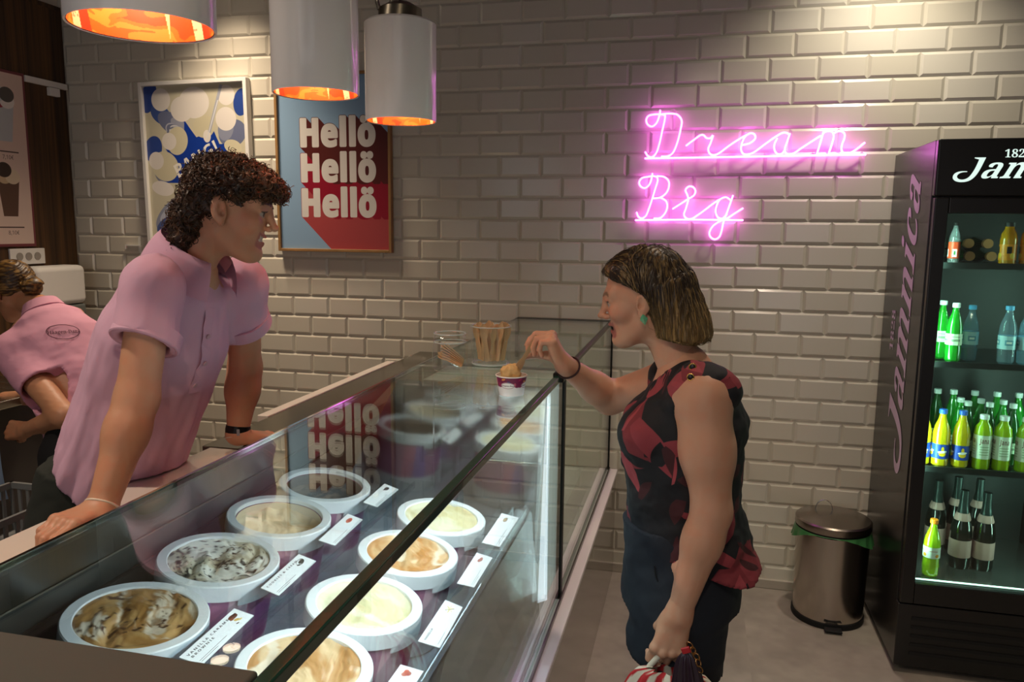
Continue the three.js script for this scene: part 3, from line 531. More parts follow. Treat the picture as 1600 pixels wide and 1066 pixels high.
  // third shelf: front row
  [[1452, 723], [1467, 724], [1498, 727]].forEach(([x, y], i) => bottle('soda', x + (i === 0 ? -14 : 0), y, i === 0 ? 0.51 : 0.52, 88, { mat: M.yellow, cap: M.capB, paper: [0.035, 0.095, blue], shelf: 2, wide: 1.05, group: 'blue capped yellow drinks on the third fridge shelf', label: 'yellow drink bottle with blue cap and blue label' }));
  [[1531, 730], [1562, 732], [1597, 734]].forEach(([x, y]) => bottle('square', x, y, 0.52, 84, { mat: M.lime, cap: M.capW, paper: [0.045, 0.14, jana], shelf: 2, wide: 0.95, group: 'white capped lime drinks on the third fridge shelf', label: 'lime yellow drink bottle with white cap and pale label' }));
  [[1463, 0.30], [1488, 0.30], [1500, 0.385], [1512, 0.448], [1521, 0.30], [1532, 0.385], [1546, 0.448], [1556, 0.30], [1567, 0.385], [1583, 0.448], [1590, 0.30]].forEach(([x, z], i) => {
    const p = at(x, 640, 'z', z); const q = new THREE.Vector3(p.x, shelfY[2], z).project(camera); const py = (1 - q.y) * 533; const ttop = new THREE.Vector3(p.x, shelfY[2] + (z < 0.35 ? 0.255 : 0.24), z).project(camera); const hp = py - (1 - ttop.y) * 533;
    bottle('soda', (q.x + 1) * 800, py, z, hp, { mat: i % 3 ? M.green : M.dgreen, cap: M.capW, paper: [0.05, 0.09, greenL], shelf: 2, wide: 0.85, group: 'green bottles in the back rows of the third fridge shelf', label: 'green bottle with white cap behind the yellow and lime drinks' });
  });
  // bottom
  bottle('soda', 1453, 890, 0.54, 88, { mat: M.lime, cap: M.capO, paper: [0.08, 0.125, limeL], shelf: 3, wide: 1.0, label: 'bright green drink bottle with orange cap on the fridge floor' });
  [[1497, 880, 0.42], [1533, 882, 0.42]].forEach(([x, y, z]) => bottle('wine', x, y, z, 118, { mat: M.wine, cap: M.foil, label2: M.pink, shelf: 3, group: 'front sparkling wine bottles on the fridge floor', label: 'dark sparkling wine bottle with dull pink label in front' }));
  [[1458, 862, 0.3], [1488, 858, 0.24], [1522, 858, 0.24]].forEach(([x, y, z]) => bottle('wine', x, y, z, 112, { mat: M.wine, cap: M.foil, label2: M.pink, shelf: 3, group: 'rear sparkling wine bottles on the fridge floor', label: 'dark sparkling wine bottle standing behind the front ones' }));
}

// ---------------------------------------------------------------- pedal bin
{
  const C0 = [0.355, 0, 0.21], R0 = 0.144, R1 = 0.152, HB = 0.40;
  const b = thing('pedal_bin', 'brushed steel pedal bin with green liner beside the black fridge', 'bin', C0);
  part(b, 'body', lathe([[0, 0.022], [R0, 0.022], [R1, HB], [R1 - 0.004, HB], [R0 - 0.006, 0.03], [0, 0.03]], 64), phy({ color: 0xbdb4aa, metalness: 1, roughness: 0.2, anisotropy: 0.5 }), true);
  part(b, 'base_ring', lathe([[0, 0], [R0 + 0.004, 0], [R0 + 0.006, 0.008], [R0 + 0.005, 0.024], [R0 - 0.002, 0.026]], 64), MAT.blackRubber, true);
  part(b, 'collar', lathe([[R1 - 0.006, HB - 0.006], [R1 - 0.004, HB + 0.012], [R1 - 0.012, HB + 0.014]], 64), MAT.blackRubber, true);
  part(b, 'lid', lathe([[R1 + 0.002, HB + 0.014], [R1 + 0.004, HB + 0.018], [R1 + 0.003, HB + 0.042], [R1 - 0.004, HB + 0.048], [0.08, HB + 0.054], [0, HB + 0.056]], 64), phy({ color: 0x9d9389, metalness: 1, roughness: 0.26 }), true);
  const arc = []; for (let i = 0; i <= 10; i++) { const a = Math.PI * i / 10; arc.push(V(-0.03 + 0.035 * Math.cos(a), HB + 0.052 + 0.045 * Math.sin(a), -0.07)); }
  part(b, 'handle', tube(arc, 0.0022, 30, 6), MAT.chrome, true);
  part(b, 'pedal', merge([box(-0.035, 0.035, 0.008, 0.016, 0.12, 0.185, 0.003), box(-0.035, 0.035, 0.038, 0.041, 0.143, 0.149)]), MAT.blackRubber, true);
  const lg = new THREE.CylinderGeometry(R1 + 0.006, R1 + 0.005, 0.06, 90, 6, true); { const p = lg.attributes.position; for (let i = 0; i < p.count; i++) { const a = Math.atan2(p.getZ(i), p.getX(i)), v = p.getY(i) / 0.06 + 0.5; const side = Math.pow(Math.abs(Math.cos(a - 0.25)), 3); const drop = mix(0.006, 0.062 * side + 0.008, 1 - v); const r = R1 + 0.0015 + (1 - v) * (0.003 + 0.010 * side) * (0.7 + 0.5 * Math.sin(a * 17) + 0.3 * Math.sin(a * 41)); p.setXYZ(i, r * Math.cos(a), HB + 0.013 - drop, r * Math.sin(a)); } lg.computeVertexNormals(); }
  part(b, 'liner', lg, phy({ color: 0x4f9a58, roughness: 0.4, transmission: 0.25, thickness: 0, side: THREE.DoubleSide }), true);
  shade(b);
}

// ---------------------------------------------------------------- neon lettering
{
  const S = 3.9024, map = ([x, y]) => at(970 + x / S, 150 + y / S, 'z', 0.034);
  const glow = std({ color: 0xffffff, emissive: new THREE.Color(1, 0.15, 0.94), emissiveIntensity: 5.2 });
  const word = (label, strokes, line, name) => {
    const b = map(line[0]), t = thing('neon_sign', label, 'neon sign', [b.x, b.y, b.z]);
    strokes.forEach(([nm, pts]) => { const p = pts.map(map); part(t, 'letter_' + nm, merge([tube(p, 0.0042, pts.length * 8, 7), caps(null, p[0], 0.0042), caps(null, p[p.length - 1], 0.0042)]), glow); });
    const lp = line.map(map); part(t, 'underline', merge([tube(lp, 0.0046, 24, 7), caps(null, lp[0], 0.0046), caps(null, lp[lp.length - 1], 0.0046)]), glow);
    const stand = phy({ color: 0xffffff, roughness: 0.1, transmission: 0.8, thickness: 0 });
    for (const q of [0, 0.5, 1]) { const c = lp[0].clone().lerp(lp[lp.length - 1], q); const g = new THREE.CylinderGeometry(0.004, 0.006, 0.03, 10); g.rotateX(Math.PI / 2); g.translate(c.x, c.y, 0.016); part(t, 'stand_off', g, stand); }
    shade(t);
    t.traverse((m) => { if (m.isMesh && m.material === glow) m.castShadow = false; });
    return t;
  };
  word('glowing pink neon word Dream underlined on the white tiles', [
    ['d', [[240, 90], [232, 130], [215, 168], [190, 186], [164, 174], [155, 146], [168, 122], [200, 113], [240, 112], [268, 118], [268, 140], [252, 215], [235, 290], [215, 348], [190, 373], [165, 366], [150, 344]]],
    ['d', [[238, 112], [300, 107], [345, 115], [370, 148], [364, 205], [336, 308], [314, 350], [284, 368], [250, 369]]],
    ['r', [[400, 302], [445, 268], [490, 238], [506, 240], [522, 256], [546, 257], [562, 238], [546, 290], [533, 322], [541, 350], [562, 361], [592, 353], [660, 304], [740, 252], [780, 232]]],
    ['e', [[742, 300], [790, 286], [820, 258], [814, 234], [788, 228], [758, 248], [738, 290], [733, 328], [746, 352], [772, 357], [812, 343], [880, 294], [950, 245], [988, 225], [1012, 226], [1028, 236]]],
    ['a', [[952, 262], [936, 298], [938, 332], [958, 355], [982, 352], [1002, 328]]],
    ['a', [[1030, 232], [1012, 286], [1000, 332], [1014, 355], [1046, 353], [1110, 313], [1215, 245]]],
    ['m', [[1237, 217], [1216, 288], [1195, 356]]],
    ['m', [[1233, 226], [1264, 214], [1290, 221], [1298, 246], [1285, 300], [1266, 356]]],
    ['m', [[1297, 228], [1334, 214], [1362, 228], [1364, 256], [1350, 294], [1345, 324], [1356, 346], [1386, 351], [1432, 329], [1485, 287]]],
  ], [[150, 381], [700, 372], [1490, 358]]);
  word('glowing pink neon word Big underlined on the white tiles', [
    ['b', [[192, 475], [185, 512], [170, 545], [145, 562], [120, 550], [112, 526], [128, 502], [165, 493], [205, 490], [224, 503], [206, 578], [170, 690], [150, 734], [126, 746], [106, 735], [97, 712]]],
    ['b', [[222, 489], [264, 494], [291, 519], [292, 558], [275, 594], [241, 619], [200, 625]]],
    ['b', [[243, 621], [274, 640], [283, 670], [270, 714], [240, 744], [204, 747]]],
    ['i', [[318, 688], [362, 660], [408, 630], [444, 608], [455, 580], [440, 556], [414, 553], [394, 574], [404, 600], [411, 630], [396, 688], [385, 724], [400, 747], [430, 749], [482, 718], [580, 645], [606, 630]]],
    ['g', [[668, 634], [640, 618], [606, 631], [586, 664], [578, 708], [594, 742], [620, 747], [645, 724]]],
    ['g', [[683, 610], [655, 690], [626, 770], [615, 820], [600, 860], [575, 875], [548, 862], [540, 835], [560, 796], [602, 766], [650, 746], [690, 720], [742, 687]]],
  ], [[92, 758], [420, 755], [742, 758]]);
  // the light of the tubes
  for (const [x, y] of [[200, 240], [430, 300], [620, 300], [800, 300], [1000, 300], [1250, 290], [1400, 320], [180, 620], [420, 660], [620, 700]]) { const p = map([x, y]); const l = new THREE.PointLight(new THREE.Color(1, 0.1, 0.92), 0.006, 0, 2); l.position.set(p.x, p.y, 0.075); l.castShadow = true; l.shadow.radius = 1; scene.add(l); }
}

// ---------------------------------------------------------------- pendant lamps
{
  // the printed lining: marbled orange paper with a cream speckled band, a pale triangle and a brick red wedge
  const marble = (u, v) => { const k = fbm(u * 7, v * 3, 2, 3), w = fbm(u * 5 + k * 3.2, v * 4 + k * 2.6, 6, 4); return w < 0.42 ? [0.86, 0.30, 0.10] : w < 0.52 ? [0.95, 0.44, 0.13] : w < 0.60 ? [0.97, 0.58, 0.22] : [0.94, 0.40, 0.12]; };
  const lining = dataTex(512, 256, (u, v) => {
    const p = (u * 3) % 1, x = p - v * 0.28;
    if (x > 0.10 && x < 0.20) return hash3(Math.floor(u * 300), Math.floor(v * 90), 3) > 0.93 ? [0.70, 0.46, 0.34] : [0.96, 0.84, 0.72];
    if (x > 0.0 && x <= 0.10) return [0.72, 0.22, 0.12];
    if (p > 0.42 && p < 0.42 + 0.22 * v) return [0.98, 0.84, 0.62];
    return marble(u, v);
  });
  const white = phy({ color: 0xf3f1f0, roughness: 0.3, clearcoat: 0.5 }), H = 0.268, R = 0.1;
  const line = std({ map: lining, roughness: 0.5, side: THREE.DoubleSide });
  const lamp = (x, y, z, turn, label) => {
    const t = thing('pendant_lamp', label, 'lamp', [x, y, z], undefined);
    const sh = part(t, 'shade', lathe([[R - 0.004, 0.0], [R - 0.001, -0.0008], [R, 0.001], [R, H - 0.006], [R - 0.006, H], [0.045, H + 0.002], [0, H + 0.002]], 64), white, true);
    const lg = new THREE.CylinderGeometry(R - 0.005, R - 0.005, H - 0.02, 64, 1, true); lg.translate(0, (H - 0.02) / 2 + 0.001, 0); lg.rotateY(turn);
    part(sh, 'lining', lg, line, true).userData.label = 'orange marbled lining';
    const disc = new THREE.CircleGeometry(R - 0.006, 40); disc.rotateX(Math.PI / 2); disc.translate(0, H - 0.02, 0); part(sh, 'reflector', disc, std({ color: 0xf3c79a, roughness: 0.5 }), true);
    part(t, 'cap', lathe([[0.0, H + 0.055], [0.03, H + 0.052], [0.06, H + 0.035], [0.062, H + 0.003], [0.05, H + 0.0025]], 32), MAT.steelDark, true);
    part(t, 'hook', tube([V(-0.05, H + 0.03, 0.03), V(-0.055, H + 0.06, 0.03), V(-0.02, H + 0.07, 0.03), V(-0.012, H + 0.045, 0.03)], 0.006, 20, 8), MAT.steel, true);
    part(t, 'cable', new THREE.CylinderGeometry(0.004, 0.004, CEIL - y - H - 0.05, 8).translate(0, H + 0.05 + (CEIL - y - H - 0.05) / 2, 0), MAT.blackRubber, true);
    part(t, 'bulb', new THREE.SphereGeometry(0.028, 20, 14).translate(0, H * 0.36, 0), std({ color: 0xffffff, emissive: 0xffcfa6, emissiveIntensity: 2 }), true);
    const l = new THREE.PointLight(0xffcfa6, 0.13, 0, 2); l.position.set(x, y + H * 0.36, z); l.castShadow = true; l.shadow.radius = 1.2; scene.add(l);
    shade(t); return t;
  };
  lamp(-1.052, 1.945, 2.658, 0.4, 'white cylinder pendant lamp with orange lining above the staff counter and the leaning man');
  lamp(-1.155, 1.974, 1.933, 2.4, 'white cylinder pendant lamp with orange lining, between the other two');
  lamp(-1.102, 1.964, 1.525, 4.1, 'white cylinder pendant lamp with orange lining hanging over the spoon jars');
}

// ---------------------------------------------------------------- posters
function framed(name, label, x0, x1, y0, y1, fw, depth, frameMat, tex, tilt = 0) {
  const cx = (x0 + x1) / 2, t = thing(name, label, 'poster', [cx, y0, 0.009]); t.rotation.z = tilt;
  const w = (x1 - x0) / 2, h = y1 - y0;
  part(t, 'frame_side', box(-w, -w + fw, 0, h, 0, depth, 0.002), frameMat, true); part(t, 'frame_side', box(w - fw, w, 0, h, 0, depth, 0.002), frameMat, true);
  part(t, 'frame_side', box(-w + fw, w - fw, 0, fw, 0, depth, 0.002), frameMat, true); part(t, 'frame_side', box(-w + fw, w - fw, h - fw, h, 0, depth, 0.002), frameMat, true);
  part(t, 'backing', box(-w + fw / 2, w - fw / 2, fw / 2, h - fw / 2, 0.002, depth * 0.5), MAT.whiteMatte, true);
  const pl = new THREE.PlaneGeometry(2 * w - 2 * fw, h - 2 * fw); pl.translate(0, h / 2, depth * 0.5 + 0.001); part(t, 'print', pl, std({ map: tex, roughness: 0.35 }), true);
  return shade(t);
}
{
  const hello = canvasTex(860, 1216, (g, w, h) => {
    g.fillStyle = '#8fb0cf'; g.fillRect(0, 0, w, h);
    const rows = [[425, '#5b2320'], [672, '#98182f'], [919, '#b04a4c']], X = 158, F = 262, ext = 700;
    const draw = (y, dx, dy) => { g.save(); g.translate(X + dx, y + dy); g.scale(0.92, 1); g.font = 'bold ' + F + 'px sans-serif'; g.fillText('Hellö', 0, 0); g.strokeText('Hellö', 0, 0); g.restore(); };
    g.lineJoin = 'round'; g.lineWidth = 26;
    [...rows].reverse().forEach(([y, c]) => { g.fillStyle = c; g.strokeStyle = c; for (let k = 0; k < ext; k += 5) draw(y + 60, k, k); });
    g.save(); g.beginPath(); g.rect(0, 0, w, h); g.clip();
    for (const [y, c] of [...rows].reverse()) { g.fillStyle = c; g.strokeStyle = c; for (let k = 0; k < 260; k += 4) draw(y + 60, k, k); }
    g.fillStyle = '#e6e1da'; g.strokeStyle = '#e6e1da'; g.lineWidth = 20; rows.forEach(([y]) => draw(y + 60, 0, 0)); g.restore();
  });
  framed('framed_poster', 'oak framed poster reading Hellö three times on red and light blue', -2.356, -1.738, 1.541, 2.415, 0.014, 0.03, MAT.oak, hello);
  const bang = canvasTex(800, 1140, (g, w, h) => {
    g.fillStyle = '#cdc7ae'; g.fillRect(0, 0, w, h);
    const e = (c, x, y, a, b, r = 0) => { g.fillStyle = c; g.beginPath(); g.ellipse(x, y, a, b, r, 0, 6.3); g.fill(); };
    // blue grey splashes and glossy shapes
    e('#2f4a94', 40, 70, 60, 110, 0.3); e('#3f5796', 130, 190, 90, 60, 0.6); e('#6d7593', 230, 260, 140, 70, 0.5); e('#9a9eb0', 280, 280, 90, 44, 0.7); e('#2f4a94', 770, 130, 60, 90, 0.2); e('#6d7593', 690, 330, 110, 90, -0.3); e('#2f4a94', 50, 420, 70, 90, 0.4); e('#7d8296', 120, 560, 70, 90, 0.2);
    for (let i = 0; i < 10; i++) { g.strokeStyle = ['#b9bcc9', '#6f7690', '#d8d8da'][i % 3]; g.lineWidth = 9; g.beginPath(); g.ellipse(220 + (i % 4) * 12, 300 + i * 6, 60 - i * 3, 40, 0.6, 0, 6.3); g.stroke(); }
    // burst between pale rounded shapes
    g.fillStyle = '#163c9c'; g.beginPath(); const pts = [[315, 235], [405, 350], [545, 310], [585, 400], [735, 395], [640, 500], [720, 640], [560, 650], [450, 760], [360, 660], [90, 650], [235, 540], [150, 420], [300, 440]]; pts.forEach(([x, y], i) => (i ? g.lineTo(x, y) : g.moveTo(x, y))); g.closePath(); g.fill();
    e('#d3ccae', 250, 370, 84, 96, 0.3); e('#d3ccae', 140, 540, 110, 100, 0.5); e('#cfc8aa', 470, 280, 84, 76, 0); e('#8d93a8', 640, 300, 60, 80, 0.3); e('#d3ccae', 690, 420, 70, 46, 0.3);
    // pale balls
    e('#e6e0d8', 136, 92, 76, 76); e('#e6e0d8', 300, 160, 90, 84); e('#e6e0d8', 400, 120, 120, 104); e('#e6e0d8', 655, 80, 66, 66); e('#e6e0d8', 645, 235, 80, 78); e('#e6e0d8', 184, 372, 58, 58); e('#e6e0d8', 70, 500, 60, 60); e('#e6e0d8', 490, 345, 30, 42);
    g.strokeStyle = '#a9adbb'; g.lineWidth = 22; g.beginPath(); g.moveTo(620, 10); g.lineTo(510, 320); g.stroke(); g.strokeStyle = '#dfe0e2'; g.lineWidth = 8; g.beginPath(); g.moveTo(590, 110); g.lineTo(490, 360); g.stroke();
    e('#8d93a8', 200, 860, 190, 90, -0.6); e('#b9bfd0', 180, 840, 130, 40, -0.6); e('#4a5c94', 130, 940, 100, 50, -0.5); e('#e6e0d8', 110, 690, 90, 50, 0.2); e('#aeb4c6', 600, 900, 160, 70, 0.4); e('#e6e0d8', 520, 1040, 90, 70, 0.1);
    g.save(); g.translate(235, 625); g.rotate(-0.46); g.fillStyle = '#f0ece2'; g.font = 'bold 128px sans-serif'; g.fillText('BANG!', 0, 0); g.restore();
  });
  framed('framed_poster', 'white framed poster with a blue burst and pale balls reading BANG!', -3.118, -2.491, 1.50, 2.40, 0.02, 0.04, MAT.whiteMatte, bang, 0.012);
}
// ---------------------------------------------------------------- left wall: menu, rail, plate, dispenser
{
  const X = XL + 0.001;
  const menuTex = canvasTex(512, 700, (g, w, h) => {
    g.fillStyle = '#d9c2b6'; g.fillRect(0, 0, w, h); g.strokeStyle = '#7a3a40'; g.lineWidth = 8; g.strokeRect(4, 4, w - 8, h - 8);
    const glass = (x, y, cols) => { g.fillStyle = cols[0]; g.beginPath(); g.moveTo(x - 52, y); g.lineTo(x + 52, y); g.lineTo(x + 34, y + 150); g.lineTo(x - 34, y + 150); g.fill(); cols.slice(1).forEach((c, i) => { g.fillStyle = c; g.beginPath(); g.ellipse(x + (i % 2 ? 22 : -18), y - 10 - 26 * Math.floor(i / 2), 36, 30, 0, 0, 6.3); g.fill(); }); };
    for (const [x, y, c] of [[400, 130, ['#b9bfc4', '#8d2030', '#e9e4de', '#c9ced2', '#54504c']], [150, 130, ['#c9bfa4', '#e9e4de', '#6a4a38', '#e9dcc8']], [400, 430, ['#5d4234', '#c9b08e', '#d9c8ae', '#3a2a22']], [150, 430, ['#b98a90', '#e9d8d4', '#d8a0a4', '#8d2030']]]) glass(x, y, c);
    g.fillStyle = '#4a3a36'; g.font = '22px sans-serif'; g.fillRect(330, 318, 130, 5); g.fillText('7,10€', 380, 350); g.fillRect(330, 622, 130, 5); g.fillText('8,10€', 380, 654); g.fillRect(80, 318, 130, 5); g.fillText('7,10€', 130, 350); g.fillRect(80, 622, 130, 5); g.fillText('8,10€', 130, 654);
  });
  const m = thing('menu_board', 'pinkish menu board with pictures of ice cream sundaes on the brown wood wall', 'menu', [X, 1.55, 0.6]);
  part(m, 'board', box(X, X + 0.012, 1.55, 2.41, 0.285, 0.92, 0.002), std({ color: 0x7a3a40, roughness: 0.5 }));
  part(m, 'print', sheet(V(X + 0.0135, 1.555, 0.915), V(X + 0.0135, 1.555, 0.29), V(X + 0.0135, 2.405, 0.29), V(X + 0.0135, 2.405, 0.915)), std({ map: menuTex, roughness: 0.6 }));
  const r = thing('wall_rail', 'white picture rail with a small bracket above the brown wood wall', 'rail', [X, 2.38, 0.14]);
  part(r, 'rail', box(X, X + 0.02, 2.375, 2.405, 0.012, 0.284, 0.003), MAT.whiteMatte); part(r, 'bracket', box(X, X + 0.024, 2.33, 2.372, 0.07, 0.135, 0.003), MAT.whiteMatte);
  const p = thing('switch_plate', 'small white plate with grey round symbols under the menu board', 'plate', [X, 1.46, 0.34]);
  part(p, 'plate', box(X, X + 0.012, 1.46, 1.54, 0.235, 0.45, 0.003), MAT.whiteMatte);
  for (let k = 0; k < 3; k++) part(p, 'button', new THREE.CylinderGeometry(0.02, 0.02, 0.004, 18).rotateZ(Math.PI / 2).translate(X + 0.013, 1.5, 0.285 + k * 0.055), std({ color: 0x9a948c, roughness: 0.6 }));
  const d = thing('towel_dispenser', 'white paper towel dispenser with grey base on the brown wood wall', 'dispenser', [X, 1.17, 0.27]);
  part(d, 'cover', box(X, X + 0.14, 1.245, 1.45, 0.10, 0.43, 0.03), MAT.whiteMatte); part(d, 'base', box(X, X + 0.13, 1.17, 1.243, 0.105, 0.425, 0.012), std({ color: 0x6f7572, roughness: 0.5 }));
  const hk = thing('wall_hook', 'thin white metal hook on the tiles under the blue poster', 'hook', [-3.25, 1.53, 0.006]);
  part(hk, 'arm', box(-3.285, -3.19, 1.552, 1.558, 0.006, 0.02), MAT.whiteMatte); part(hk, 'stem', box(-3.285, -3.279, 1.535, 1.5515, 0.006, 0.02), MAT.whiteMatte);
  [m, r, p, d, hk].forEach(shade);
}

// ---------------------------------------------------------------- jars, spoons, cup
function spoonGeo(L, bowl = 0.011, handle = 0.0055) {
  const s = new THREE.Shape(); const k = L;
  s.moveTo(-handle, 0); s.lineTo(-handle * 0.8, k * 0.58); s.bezierCurveTo(-bowl, k * 0.68, -bowl, k * 0.95, 0, k); s.bezierCurveTo(bowl, k * 0.95, bowl, k * 0.68, handle * 0.8, k * 0.58); s.lineTo(handle, 0); s.bezierCurveTo(handle * 0.6, -0.004, -handle * 0.6, -0.004, -handle, 0);
  const g = new THREE.ExtrudeGeometry(s, { depth: 0.0016, bevelEnabled: false, curveSegments: 6 }); g.translate(0, 0, -0.0008); return g;
}
{
  const glass = phy({ color: 0xfbfdfd, roughness: 0.01, transmission: 1, thickness: 0, ior: 1.5 });
  const a = at(703, 578, 'y', TOP), b = at(767, 569, 'y', TOP);
  const ja = thing('glass_jar', 'low clear glass jar with a screw neck holding a few wooden spoons', 'jar', [a.x, TOP + 0.0005, a.z]);
  part(ja, 'body', lathe([[0, 0], [0.048, 0], [0.053, 0.006], [0.054, 0.07], [0.049, 0.083], [0.047, 0.088], [0.050, 0.092], [0.047, 0.098], [0.050, 0.102], [0.047, 0.108], [0.049, 0.112]], 48), glass, true);
  const rimG = phy({ color: 0xeaf2f2, roughness: 0.06, transmission: 0.6, thickness: 0, clearcoat: 1 });
  part(ja, 'rim', new THREE.TorusGeometry(0.0485, 0.0022, 8, 48).rotateX(Math.PI / 2).translate(0, 0.112, 0), rimG, true); part(ja, 'bead', new THREE.TorusGeometry(0.0492, 0.0016, 8, 48).rotateX(Math.PI / 2).translate(0, 0.086, 0), rimG, true);
  part(ja, 'bottom', lathe([[0, 0.006], [0.048, 0.006]], 40), glass, true);
  const jb = thing('glass_jar', 'taller clear glass jar packed with upright wooden spoons', 'jar', [b.x, TOP + 0.0005, b.z]);
  part(jb, 'body', lathe([[0, 0], [0.056, 0], [0.062, 0.008], [0.062, 0.118], [0.064, 0.122]], 48), glass, true);
  part(jb, 'rim', new THREE.TorusGeometry(0.0635, 0.002, 8, 48).rotateX(Math.PI / 2).translate(0, 0.122, 0), rimG, true); part(jb, 'foot_ring', new THREE.TorusGeometry(0.058, 0.0035, 8, 48).rotateX(Math.PI / 2).translate(0, 0.0042, 0), rimG, true);
  part(jb, 'bottom', lathe([[0, 0.012], [0.056, 0.010]], 40), phy({ color: 0xf4f8f8, roughness: 0.05, transmission: 0.9, thickness: 0 }), true);
  const gs = [spoonGeo(0.115, 0.0135, 0.0075), spoonGeo(0.12, 0.0145, 0.008), spoonGeo(0.110, 0.013, 0.007)];
  const put = (name, label, group, g, p, dir, roll) => { const t = new THREE.Mesh(g, MAT.spoonWood); t.name = numbered(name); t.userData = { label, category: 'spoon', group }; t.position.copy(p); t.quaternion.setFromUnitVectors(V(0, 1, 0), dir.clone().normalize()); t.rotateY(roll); t.castShadow = t.receiveShadow = true; scene.add(t); };
  for (let i = 0; i < 7; i++) { const ang = 0.15 + i * 0.035; put('wooden_spoon', 'flat wooden spoon lying slanted in the low jar', 'spoons in the low jar', gs[i % 3].clone().scale(1, 0.72, 1), V(a.x + 0.04, TOP + 0.016 + i * 0.003, a.z + 0.012 - i * 0.004), V(-0.9, 0.32 + i * 0.05, -0.1 - i * 0.02), 1.2 + i * 0.1); }
  for (let i = 0; i < 22; i++) { const an = i * 2.399, r = 0.012 + 0.044 * Math.sqrt((i + 0.5) / 22); put('wooden_spoon', 'flat wooden spoon standing in the taller jar', 'spoons in the taller jar', gs[i % 3], V(b.x + r * 0.7 * Math.cos(an), TOP + 0.0165, b.z + r * 0.7 * Math.sin(an)), V(Math.cos(an) * 0.13 + rr(-0.10, 0.10), 1, Math.sin(an) * 0.13 + rr(-0.10, 0.10)), rr(-0.8, 0.8)); }
  shade(ja); shade(jb);
}
const CUP = at(799, 617, 'y', TOP);
{
  const wrapT = canvasTex(1024, 256, (g, w, h) => {
    g.fillStyle = '#ece9ea'; g.fillRect(0, 0, w, h); g.fillStyle = '#7a1c4a'; g.beginPath(); g.moveTo(0, 0); g.lineTo(w, 0); g.lineTo(w, 120); for (let x = w; x >= 0; x -= 64) g.quadraticCurveTo(x - 16, 150, x - 64, 112 + ((x / 64) % 2) * 20); g.fill();
    for (let i = 0; i < 16; i++) { g.fillStyle = ['#a8325e', '#e08a4a', '#4a2a6a', '#c45a70'][i % 4]; g.beginPath(); g.ellipse(i * 66, 30 + (i % 3) * 34, 26, 14, i, 0, 6.3); g.fill(); }
    for (let k = 0; k < 4; k++) { const x = 128 + k * 256; g.fillStyle = '#f2eff0'; g.beginPath(); g.ellipse(x, 112, 86, 44, 0, 0, 6.3); g.fill(); g.strokeStyle = '#7a1c4a'; g.lineWidth = 4; g.beginPath(); g.ellipse(x, 112, 80, 38, 0, 0, 6.3); g.stroke(); g.fillStyle = '#3a1826'; g.font = 'italic bold 27px serif'; g.textAlign = 'center'; g.fillText('Häagen-Dazs', x, 121); }
  });
  const c = thing('ice_cream_cup', 'small paper cup of tan ice cream with purple print on the glass top', 'cup', [CUP.x, TOP + 0.0005, CUP.z]);
  const wg = new THREE.CylinderGeometry(0.0395, 0.0315, 0.05, 48, 1, true); wg.translate(0, 0.026, 0); wg.rotateY(2.3);
  part(c, 'wrap', wg, std({ map: wrapT, roughness: 0.4 }), true);
  part(c, 'cup', lathe([[0, 0.001], [0.031, 0.001], [0.0385, 0.05], [0.0375, 0.05], [0.03, 0.004], [0, 0.004]], 40), MAT.whiteMatte, true);
  part(c, 'lip', new THREE.TorusGeometry(0.0402, 0.0016, 8, 48).rotateX(Math.PI / 2).translate(0, 0.0515, 0), MAT.whiteMatte, true);
  const sg = new THREE.SphereGeometry(0.026, 48, 36); { const p = sg.attributes.position; for (let i = 0; i < p.count; i++) { const v = V(p.getX(i), p.getY(i), p.getZ(i)); const n = fbm(v.x * 90 + 9, v.y * 90 + 9, v.z * 90 + 9, 3) - 0.5; v.multiplyScalar(1 + n * 0.6); p.setXYZ(i, v.x, v.y * 1.1, v.z); } sg.computeVertexNormals(); }
  sg.translate(-0.004, 0.054, 0); part(c, 'scoop', sg, std({ color: 0xd9b477, roughness: 0.6 }), true);
  part(c, 'ice_cream', lathe([[0, 0.044], [0.02, 0.045], [0.036, 0.043]], 32), std({ color: 0xdcb77c, roughness: 0.6 }), true);
  shade(c);
}

